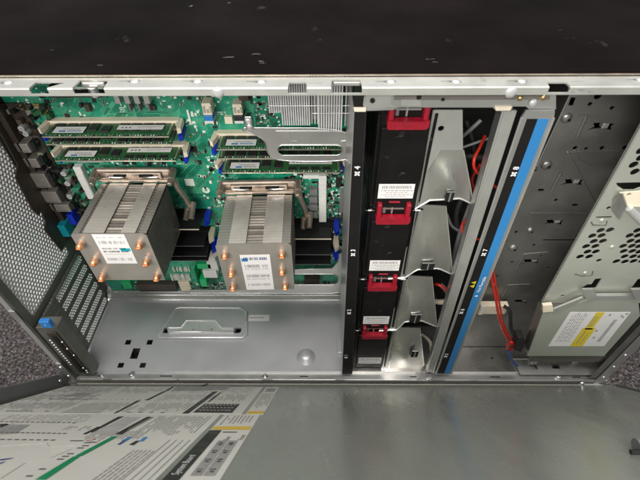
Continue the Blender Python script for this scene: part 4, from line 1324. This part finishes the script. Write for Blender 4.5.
b = cable([P3(489, 262, .016), P3(492, 282, .018), P3(496, 300, .020), P3(500, 322, .022), P3(507, 338, .022), P3(513, 346, .018), P3(511, 350, .016)], .0016, 'red_wire')
c2 = cable([P3(492, 262, .019), P3(495, 282, .021), P3(499, 301, .023), P3(503, 322, .024), P3(509, 336, .022), P3(515, 341, .018)], .0012, 'red_wire')
b.add(c2.v, c2.f, 'red_wire', True)
c3 = cable([P3(507, 349, .012), P3(511, 342, .010), P3(514, 346, .014), P3(509, 350, .016), P3(507, 344, .018)], .0016, 'red_wire'); b.add(c3.v, c3.f, 'red_wire', True)
o = b.build('red_cable', origin=P3(500, 330, .02)); tag(o, 'red cable hanging beside the blue strip down to a black plug', 'cable')
pg = thing('cable_plug', 'small black plug at the lower end of the red cable', 'plug', P3(518, 345, .016))
b = MB('rubber'); b.quadprism([P3(514, 350, .008), P3(518, 338, .008), P3(524, 338, .008), P3(525, 343, .008), P3(521, 352, .008)], (0, .012, 0), 'rubber')
b.build('plug_body', pg)
b = cable([P3(517, 341, .014), P3(511, 328, .026), P3(510, 312, .032), P3(504, 306, .036)], .0022, 'rubber'); b.build('plug_lead', pg)
b = cable([P3(508, 350, .014), P3(510, 356, .010), P3(513, 362, .008), P3(517, 366, .008)], .0018, 'ink_navy')
o = b.build('blue_wire', origin=P3(510, 356, .01)); tag(o, 'dark blue wire end under the red cable knot', 'wire')
b = MB('ivory'); xa_, xb_, za, zb = fy(481, 306, 505, 314.5, .036)
b.box(xa_, xb_, .036, .044, za, zb, 'ivory', .0012); b.box(xa_ + .001, xa_ + .006, .0352, .0362, za, zb, 'paper', .0004)
o = b.build('white_connector', origin=((xa_ + xb_) / 2, .04, za)); tag(o, 'cream plastic connector behind the red cable', 'connector')
grp = 'cables inside the fan cage'
wires = (
    (((497, 188, .04), (477, 172, .03), (474, 160, .03), (480, 147, .04), (485, 136, .05)), .0014, 'red_wire', 'red wire loop in the uppermost opening of the fan cage'),
    (((500, 195, .03), (496, 215, .03), (488, 238, .02), (466, 236, .02), (462, 226, .03), (468, 218, .03)), .0012, 'red_wire', 'red wire loop in the middle opening beside the silver upright'),
    (((430, 285, .05), (436, 284, .035), (444, 288, .03), (450, 296, .03)), .0016, 'red_wire', 'short red wire arching in the opening beside the third fan module'),
    (((458, 140, .06), (470, 130, .05), (481, 120, .05)), .0018, 'grey_plastic', 'straight grey wire slanting up in the uppermost cage opening'),
    (((458, 149, .05), (475, 143, .05), (496, 136, .05)), .0013, 'grey_plastic', 'thin grey wire crossing the uppermost cage opening'),
    (((455, 160, .06), (470, 156, .05), (498, 160, .05)), .0030, 'rubber', 'thick black cable crossing low in the uppermost cage opening'),
    (((452, 262, .05), (459, 236, .04), (470, 205, .04)), .0022, 'grey_plastic', 'grey cable rising behind the silver upright in the middle opening'),
    (((428, 300, .05), (440, 302, .04), (455, 300, .04)), .0035, 'ivory', 'cream cable bundle in the opening above the lowest guide'),
)
wires += (
    (((463, 196, .05), (456, 215, .05), (458, 240, .05), (452, 268, .06)), .0026, 'rubber', 'black cable hanging beside the middle air guide'),
    (((447, 214, .06), (452, 226, .05), (462, 232, .04)), .0016, 'grey_plastic', 'short grey lead below the uppermost air guide'),
    (((432, 292, .06), (442, 312, .05), (440, 345, .05)), .0024, 'rubber', 'black cable dropping beside the third air guide'),
    (((421, 334, .05), (430, 342, .04), (431, 356, .03)), .0022, 'ivory', 'cream lead beside the lowest air guide near the floor'),
    (((480, 165, .04), (472, 180, .05), (478, 200, .05)), .0014, 'red_wire', 'thin red wire curving under the uppermost red loop'),
    (((466, 120, .06), (474, 150, .06), (470, 182, .06), (462, 200, .06)), .0020, 'rubber', 'black lead running down the uppermost cage opening'),
    (((440, 284, .045), (447, 292, .04), (452, 310, .03)), .0030, 'steel', 'silver braided lead in the opening above the lowest guide'),
)
for pts, r, m_, lb in wires:
    b = cable([P3(*p) for p in pts], r, m_); o = b.build('wire', origin=P3(*pts[0])); tag(o, lb, 'wire', grp)

# ------------------------------------------------------------------ open side panel with its service labels
sp = thing('side_panel', 'grey green steel side panel hinged open at the case bottom, printed labels on it', 'side panel', tuple(DO))
dx0, dx1 = -.352, .398
TL = .455
b = MB('door_paint'); b.sheet(FD(0), rect(dx0, dx1, .0005, TL), [], .0012)
b.build('panel_sheet', sp)
b = MB('door_rim')
def dbox(b, a0, a1, t0, t1, h0, h1, m=None):
    f = lambda a_, t_, h_: DO + V((a_, 0, 0)) + DDIR * t_ + DN * h_
    vs = [f(a_, t_, h_) for h_ in (h0, h1) for t_ in (t0, t1) for a_ in (a0, a1)]
    b.add(vs, [(0, 2, 3, 1), (4, 5, 7, 6), (0, 1, 5, 4), (2, 6, 7, 3), (0, 4, 6, 2), (1, 3, 7, 5)], m)
b.cut(); dbox(b, dx0 - .0012, dx0, .010, TL, -.0012, .016, 'door_rim')
dbox(b, dx0 - .006, dx0 - .0012, .010, TL, .0148, .016, 'door_rim')
dbox(b, dx0, dx0 + .003, .010, TL, .0002, .0012, 'ink')
b.cut(); dbox(b, dx1, dx1 + .0012, .012, TL, -.0012, .003, 'door_rim')
b.build_each('panel_rim', sp)
b = MB('steel_olive')
b.box(dx0 + .008, dx1 - .012, -.0085, -.0022, -.0075, -.0012, 'hinge_beige', .0012)
b.build('hinge_flange', sp)
b = MB('chrome'); p = DO + V((dx0 + .0, 0, 0)) + DDIR * .030 + DN * .008
b.dome(p + V((.0004, 0, 0)), (1, 0, 0), .0026, .002)
b.build('rim_stud', sp)
x, t = PD(636, 446, .004)
b = MB('grey_plastic')
q0 = DO + V((x, 0, 0)) + DDIR * t
b.tube([q0 + V((.0, 0, 0)) + DN * .004, q0 + V((.05, 0, 0)) + DN * .004], .0052, 'grey_plastic', 16)
dbox(b, x - .008, x + .05, t + .004, t + .007, .0002, .0030, 'rubber')
b.build('panel_latch', sp)

def dpoly(b, pts, m, h=.0006):                                # flat print on the panel from photo corners
    q = [PD(u, v, .0004) for u, v in pts]
    b.add([DO + V((a_, 0, 0)) + DDIR * t_ + DN * h for a_, t_ in q], [tuple(range(len(q)))], m)
def drect(b, a0, a1, t0, t1, m, h=.0006):
    b.add([DO + V((a_, 0, 0)) + DDIR * t_ + DN * h for a_, t_ in ((a0, t0), (a1, t0), (a1, t1), (a0, t1))], [(0, 1, 2, 3)], m)


ts = PD(120, 414.3)[1]                                        # seam between the two rows of labels
gap = .0018
t_top = PD(200, 387.2)[1]
xu1 = PD(263.5, 387)[0]; xu2a = PD(266.5, 387)[0]; xu2b = PD(279.5, 387)[0]
xl1 = PD(217, 418.5)[0]; xl2a = PD(221.5, 418.5)[0]; xl2b = PD(258, 418.5)[0]
xL0 = dx0 + .007
tb = PD(150, 479)[1] + .06
labels = {
    'upper': (xL0, xu1, t_top, ts - gap / 2), 'upper_small': (xu2a, xu2b, t_top, ts - gap / 2),
    'lower': (xL0, xl1, ts + gap / 2, tb), 'lower_small': (xl2a, xl2b, ts + gap / 2, tb)}
LO = {}
for k, lb in (('upper', 'wide white service label next to the hinge'), ('upper_small', 'narrow white label with yellow end next to the hinge'), ('lower', 'large white service label with green bar'), ('lower_small', 'white label with eight grey numbered cells')):
    a0, a1, t0, t1 = labels[k]
    b = MB('paper_door'); dbox(b, a0, a1, t0, t1, .0001, .0004); LO[k] = b.build('service_label', sp, lb)


def textblock(b, a0, a1, t0, t1, pitch, m='ink_light', dens=.9, w=.35):
    """lines of small print running along t"""
    a_ = a0
    while a_ < a1:
        t = t0 + random.uniform(0, .004); te = t1 - random.uniform(0, (t1 - t0) * .35)
        while t < te:
            L = random.uniform(.003, .010)
            if random.random() < dens: drect(b, a_, a_ + pitch * w, t, min(t + L, te), m)
            t += L + .0012
        a_ += pitch


def drow(b, u0, v0, u1, v1, n_, L=.7, h=1.0, m='ink'):        # row of little printed words between two photo points
    p, q = PD(u0, v0), PD(u1, v1)
    for k in range(n_):
        a_ = p[0] + (q[0] - p[0]) * k / n_; t_ = p[1] + (q[1] - p[1]) * k / n_; w = (q[0] - p[0]) / n_ * L
        drect(b, a_, a_ + w, t_ - .0011 * h, t_ + .0011 * h, m, .00065)


# upper label print
b = MB('ink'); a0, a1, t0, t1 = labels['upper']
cols = [a0 + .004, a0 + .085, a0 + .155, a0 + .215, a1 - .004]
for i in range(len(cols) - 1):
    nb = 3
    for j in range(nb):
        ta = t0 + .004 + (t1 - t0 - .008) * j / nb; tc = ta + (t1 - t0) / nb - .006
        if random.random() < .95: textblock(b, cols[i], cols[i + 1] - .008, ta, tc, .0034, random.choice(('ink_light', 'ink_light', 'ink_grey')), .85)
for lst, m_ in ((((113, 414), (117, 413), (141, 400.5), (136.5, 401)), 'ink_black'), (((145, 400.5), (148.5, 400.3), (167, 391), (163.5, 391.3)), 'ink_black'), (((165, 391), (168, 391), (174.5, 386.8), (172, 386.8)), 'ink_black'),
               (((182, 413.8), (188.5, 413.6), (218, 391.5), (213, 391.8)), 'ink_black'), (((207, 402.5), (209.5, 402), (221.5, 392.5), (219.5, 392.8)), 'ink_black'),
               (((199, 386.7), (203, 386.7), (208.5, 383.5), (206, 384)), 'ink_black')):
    dpoly(b, lst, m_, .0007)
dpoly(b, ((193, 412.6), (232, 413), (239.6, 404.5), (205, 404.2)), 'ink_black', .00068)
for r_ in range(3):
    for c_ in range(9):
        u = 199.5 + c_ * 3.6 + (2 - r_) * 2.8; v = 411 - (2 - r_) * 2.6
        a_, t_ = PD(u, v); drect(b, a_, a_ + .0022, t_ - .0016, t_ + .0016, 'ink_light', .0008)
dpoly(b, ((171, 391), (226, 390), (231, 386.2), (176, 387)), 'ink_grey', .00062)
dpoly(b, ((62, 396.5), (82, 396.5), (93, 393), (76, 393)), 'ink_grey', .00062)
dpoly(b, ((60, 413), (100, 413), (112, 405), (84, 405)), 'ink_light', .00061)
drow(b, 50, 399.5, 100, 399.5, 14, .6, 1); drow(b, 6, 411.6, 34, 411.6, 6, .75, 1); drow(b, 45, 411.6, 50, 411.6, 1, .8, 1); drow(b, 127, 412.8, 172, 413.2, 4, .35, 1)
drow(b, 104, 400, 150, 400, 8, .3, .8, 'ink_grey')
b.build('label_print', LO['upper'])
b = MB('ink'); a0, a1, t0, t1 = labels['upper_small']
drect(b, a0 + .0006, a1 - .0006, t1 - .012, t1 - .0006, 'yellow_door'); drect(b, a0 + .003, a1 - .003, t0 + .010, t0 + .034, 'ink_grey')
textblock(b, a0 + .003, a1 - .002, t0 + .045, t1 - .016, .0028, 'ink_grey')
b.build('label_print', LO['upper_small'])
# lower label print
b = MB('ink'); a0, a1, t0, t1 = labels['lower']
dpoly(b, ((35, 480), (46, 480), (80.5, 456.6), (73, 457)), 'ink_green', .0007); dpoly(b, ((74.5, 456.5), (82, 456.3), (118.5, 436.6), (112, 436.8)), 'ink_green', .0007)
dpoly(b, ((90, 432.2), (92, 433), (124, 416.5), (118, 417)), 'ink_black', .0007); dpoly(b, ((92, 434.5), (111, 434.8), (140, 417.5), (126, 417)), 'ink_light', .00062)
dpoly(b, ((115, 434.6), (122, 434.8), (129, 430.2), (123, 430)), 'ink_black', .0007); dpoly(b, ((122, 430.5), (125.5, 431), (152, 417), (147, 417)), 'ink_black', .0007); dpoly(b, ((126.5, 431), (128, 431), (154, 417.2), (153, 417.2)), 'ink', .0007)
dpoly(b, ((0, 428), (0, 424.2), (7, 424), (9, 424.6)), 'ink_black', .0007); dpoly(b, ((0, 434.5), (0, 428.5), (10, 424.5), (30, 425), (16, 433.5)), 'ink_grey', .00062)
dpoly(b, ((82.5, 434.3), (86, 434.6), (101, 427), (98, 427)), 'ink_black', .0007)
dpoly(b, ((117, 444.8), (120, 445), (133, 437.2), (129, 437.4)), 'ink_navy', .0007); dpoly(b, ((121, 441), (126, 441), (133, 437.2), (129, 437.4)), 'ink_blue', .00072)
dpoly(b, ((129, 445), (133.5, 445.6), (140, 441), (136, 441)), 'ink_black', .0007); dpoly(b, ((139, 441.5), (143, 441.6), (148, 437.3), (144, 437.3)), 'ink_blue', .0007)
dpoly(b, ((0, 459.6), (14, 458), (10, 459.4), (0, 461)), 'ink_navy', .0007); dpoly(b, ((0, 463), (6, 461.6), (0, 464.6)), 'ink_navy', .0007)
for args in ((0, 422.3, 78, 423.4, 15, .55), (0, 433, 68, 434.3, 13, .65), (0, 440.2, 58, 440.9, 8, .6)): drow(b, *args)
drow(b, 70, 441.5, 84, 442, 1, .9)
for u, v in ((81, 448.8), (86, 446.5), (71, 454.5), (66, 457.2), (61, 460), (43, 470), (30, 477), (93, 443), (88, 443.5)): drow(b, u - 4, v, u + 3.5, v - .1, 1, .9, 1, 'ink')
for u, v in ((88, 441.5), (94, 440.2), (96, 443)): drow(b, u - 2, v, u + 2, v, 1, .9, .8, 'ink_red')
for pl_ in (((0, 447), (46, 444)), ((46, 444), (50, 448), (75, 446)), ((0, 480), (25, 464), (50, 459), (72, 450)), ((52, 452), (66, 450))):
    for i in range(len(pl_) - 1):
        p, q = PD(*pl_[i]), PD(*pl_[i + 1]); f = lambda c: DO + V((c[0], 0, 0)) + DDIR * c[1] + DN * .0006
        b.tube([f(p), f(q)], .0003, 'ink_light', 4)
p = PD(100, 470); q = PD(190, 421)
textblock(b, PD(78, 479)[0] + .01, xl1 - .022, PD(0, 450)[1], tb - .01, .0030, 'ink_grey', .95, .42)
textblock(b, PD(155, 420)[0], xl1 - .006, ts + .008, ts + .075, .0027, 'ink_grey', .92, .42)
textblock(b, PD(100, 430)[0], PD(150, 430)[0], ts + .060, ts + .090, .0030, 'ink_grey', .9, .42)
textblock(b, PD(40, 440)[0], PD(95, 440)[0], ts + .045, ts + .060, .0036, 'ink_grey', .8, .35)
textblock(b, PD(0, 420)[0] - .0, PD(90, 420)[0], ts + .004, ts + .040, .0042, 'ink_light', .8, .3)
for k in range(4):
    aa = xl1 - .020 + k * .0052; drect(b, aa, aa + .0010, PD(0, 440)[1], tb - .01, 'ink_grey')
b.build('label_print', LO['lower'])
# numbered label
b = MB('ink'); a0, a1, t0, t1 = labels['lower_small']
ty = PD(0 + 230, 427)[1]; ty2 = PD(230, 430.3)[1]
drect(b, a0 + .0006, a1 - .0006, ty, ty2, 'yellow_door')
textblock(b, a0 + .004, a1 - .006, t0 + .004, ty - .004, .0034, 'ink_grey')
wcol = a0 + (a1 - a0) * .30
drect(b, a0, wcol, ty2 + .002, t1, 'ink_black', .00062)
b.text('System Board', .0066, DO + V(((a0 + wcol) / 2, 0, 0)) + DDIR * (ty2 + .085) + DN * .0008, -DDIR, V((-1, 0, 0)), 'white_ink')
cx0 = wcol + .004; cw = (a1 - .004 - cx0) / 2
tc0 = PD(200, 441)[1]; cell = (PD(200, 477)[1] - tc0) / 4
for c_ in range(2):
    for r_ in range(4):
        ca, ct = cx0 + c_ * cw, tc0 + r_ * cell
        drect(b, ca + .0003, ca + cw - .0005, ct + .0003, ct + cell - .0006, 'ink_grey', .00064)
        U_, W_ = -DDIR, V((-1, 0, 0))
        c = DO + V((ca + cw / 2, 0, 0)) + DDIR * (ct + cell / 2) + DN * .0008
        b.text(str((4 - r_) + 4 * c_), cw * .62, c + U_ * cw * .22, U_, W_, 'ink_black', bold=.0002); fan_icon(b, c - U_ * cw * .28, U_, W_, cw * .20, 'ink_black')
cc = DO + V(((cx0 + a1) / 2, 0, 0)) + DDIR * (ty2 + .020) + DN * .0008
b.text('Front', .0060, cc + V((.007, 0, 0)) + DDIR * .003, -DDIR, V((-1, 0, 0)), 'ink'); b.text('Rear', .0060, cc + V((-.004, 0, 0)) + DDIR * .006, -DDIR, V((-1, 0, 0)), 'ink')
p = cc + V((-.006, 0, 0)) - DDIR * .012
b.add([p + V((-.006, 0, 0)) - DDIR * .001, p + V((.006, 0, 0)) - DDIR * .001, p + V((.006, 0, 0)) + DDIR * .001, p + V((-.006, 0, 0)) + DDIR * .001], [(0, 1, 2, 3)], 'ink_black')
b.build('label_print', LO['lower_small'])
# ------------------------------------------------------------------ light, world, camera
w = bpy.data.worlds.new('World'); SC.world = w; w.use_nodes = True
N_, L_ = w.node_tree.nodes, w.node_tree.links
bg = N_['Background']; bg.inputs['Strength'].default_value = .44
tc = N_.new('ShaderNodeTexCoord'); sx = N_.new('ShaderNodeSeparateXYZ'); L_.new(tc.outputs['Generated'], sx.inputs[0])
mr = N_.new('ShaderNodeMapRange'); mr.inputs['From Min'].default_value = -1; mr.inputs['From Max'].default_value = 1; L_.new(sx.outputs['Z'], mr.inputs['Value'])
cr = N_.new('ShaderNodeValToRGB'); e = cr.color_ramp.elements                     # room: dark floor, grey walls, pale ceiling
e[0].position = .40; e[0].color = (.10, .095, .09, 1); e[1].position = .85; e[1].color = (.92, .93, .95, 1)
k = e.new(.52); k.color = (.30, .30, .31, 1); k = e.new(.66); k.color = (.55, .57, .62, 1)
L_.new(mr.outputs['Result'], cr.inputs['Fac'])
vo = N_.new('ShaderNodeTexVoronoi'); vo.inputs['Scale'].default_value = 2.2; L_.new(tc.outputs['Generated'], vo.inputs['Vector'])
m2 = N_.new('ShaderNodeMapRange'); m2.inputs['To Min'].default_value = .45; m2.inputs['To Max'].default_value = 1.5
s2 = N_.new('ShaderNodeSeparateColor'); L_.new(vo.outputs['Color'], s2.inputs[0]); L_.new(s2.outputs[0], m2.inputs['Value'])
vm = N_.new('ShaderNodeVectorMath'); vm.operation = 'SCALE'; L_.new(cr.outputs['Color'], vm.inputs[0]); L_.new(m2.outputs['Result'], vm.inputs['Scale'])
L_.new(vm.outputs['Vector'], bg.inputs['Color'])


def area(loc, target, sx, sy, power, col):
    l = bpy.data.lights.new('room_light', 'AREA'); l.shape = 'RECTANGLE'; l.size = sx; l.size_y = sy; l.energy = power; l.color = col
    o = bpy.data.objects.new('room_light', l); C.objects.link(o); o.location = loc
    o.rotation_euler = (V(target) - V(loc)).to_track_quat('-Z', 'Y').to_euler(); return o


area((-.65, -1.9, 1.45), (0, .05, .2), 1.6, .8, 36, (1, .965, .91))  # low frontal light added to reach inside the case, not a ceiling lamp
area((-.15, -.55, 2.3), (0, .05, .1), 1.4, .5, 20, (1, .965, .92))
area((.75, .55, 2.2), (0, .05, .2), 1.2, .4, 6, (1, .95, .88))

cd = bpy.data.cameras.new('camera'); cam = bpy.data.objects.new('camera', cd); C.objects.link(cam)
M = RW.to_4x4(); M.translation = CAM; cam.matrix_world = M
cd.sensor_width = 36; cd.sensor_fit = 'HORIZONTAL'; cd.lens = 36 * F / 640; cd.clip_start = .01; cd.clip_end = 50
cd.dof.use_dof = True; cd.dof.focus_distance = .46; cd.dof.aperture_fstop = 11
SC.camera = cam
SC.view_settings.view_transform = 'Standard'; SC.view_settings.look = 'None'; SC.view_settings.gamma = 1; SC.view_settings.exposure = .62
SC.cycles.use_denoising = True
SC.cycles.max_bounces = 6
for o in bpy.data.objects:
    if 'local' in o: del o['local']
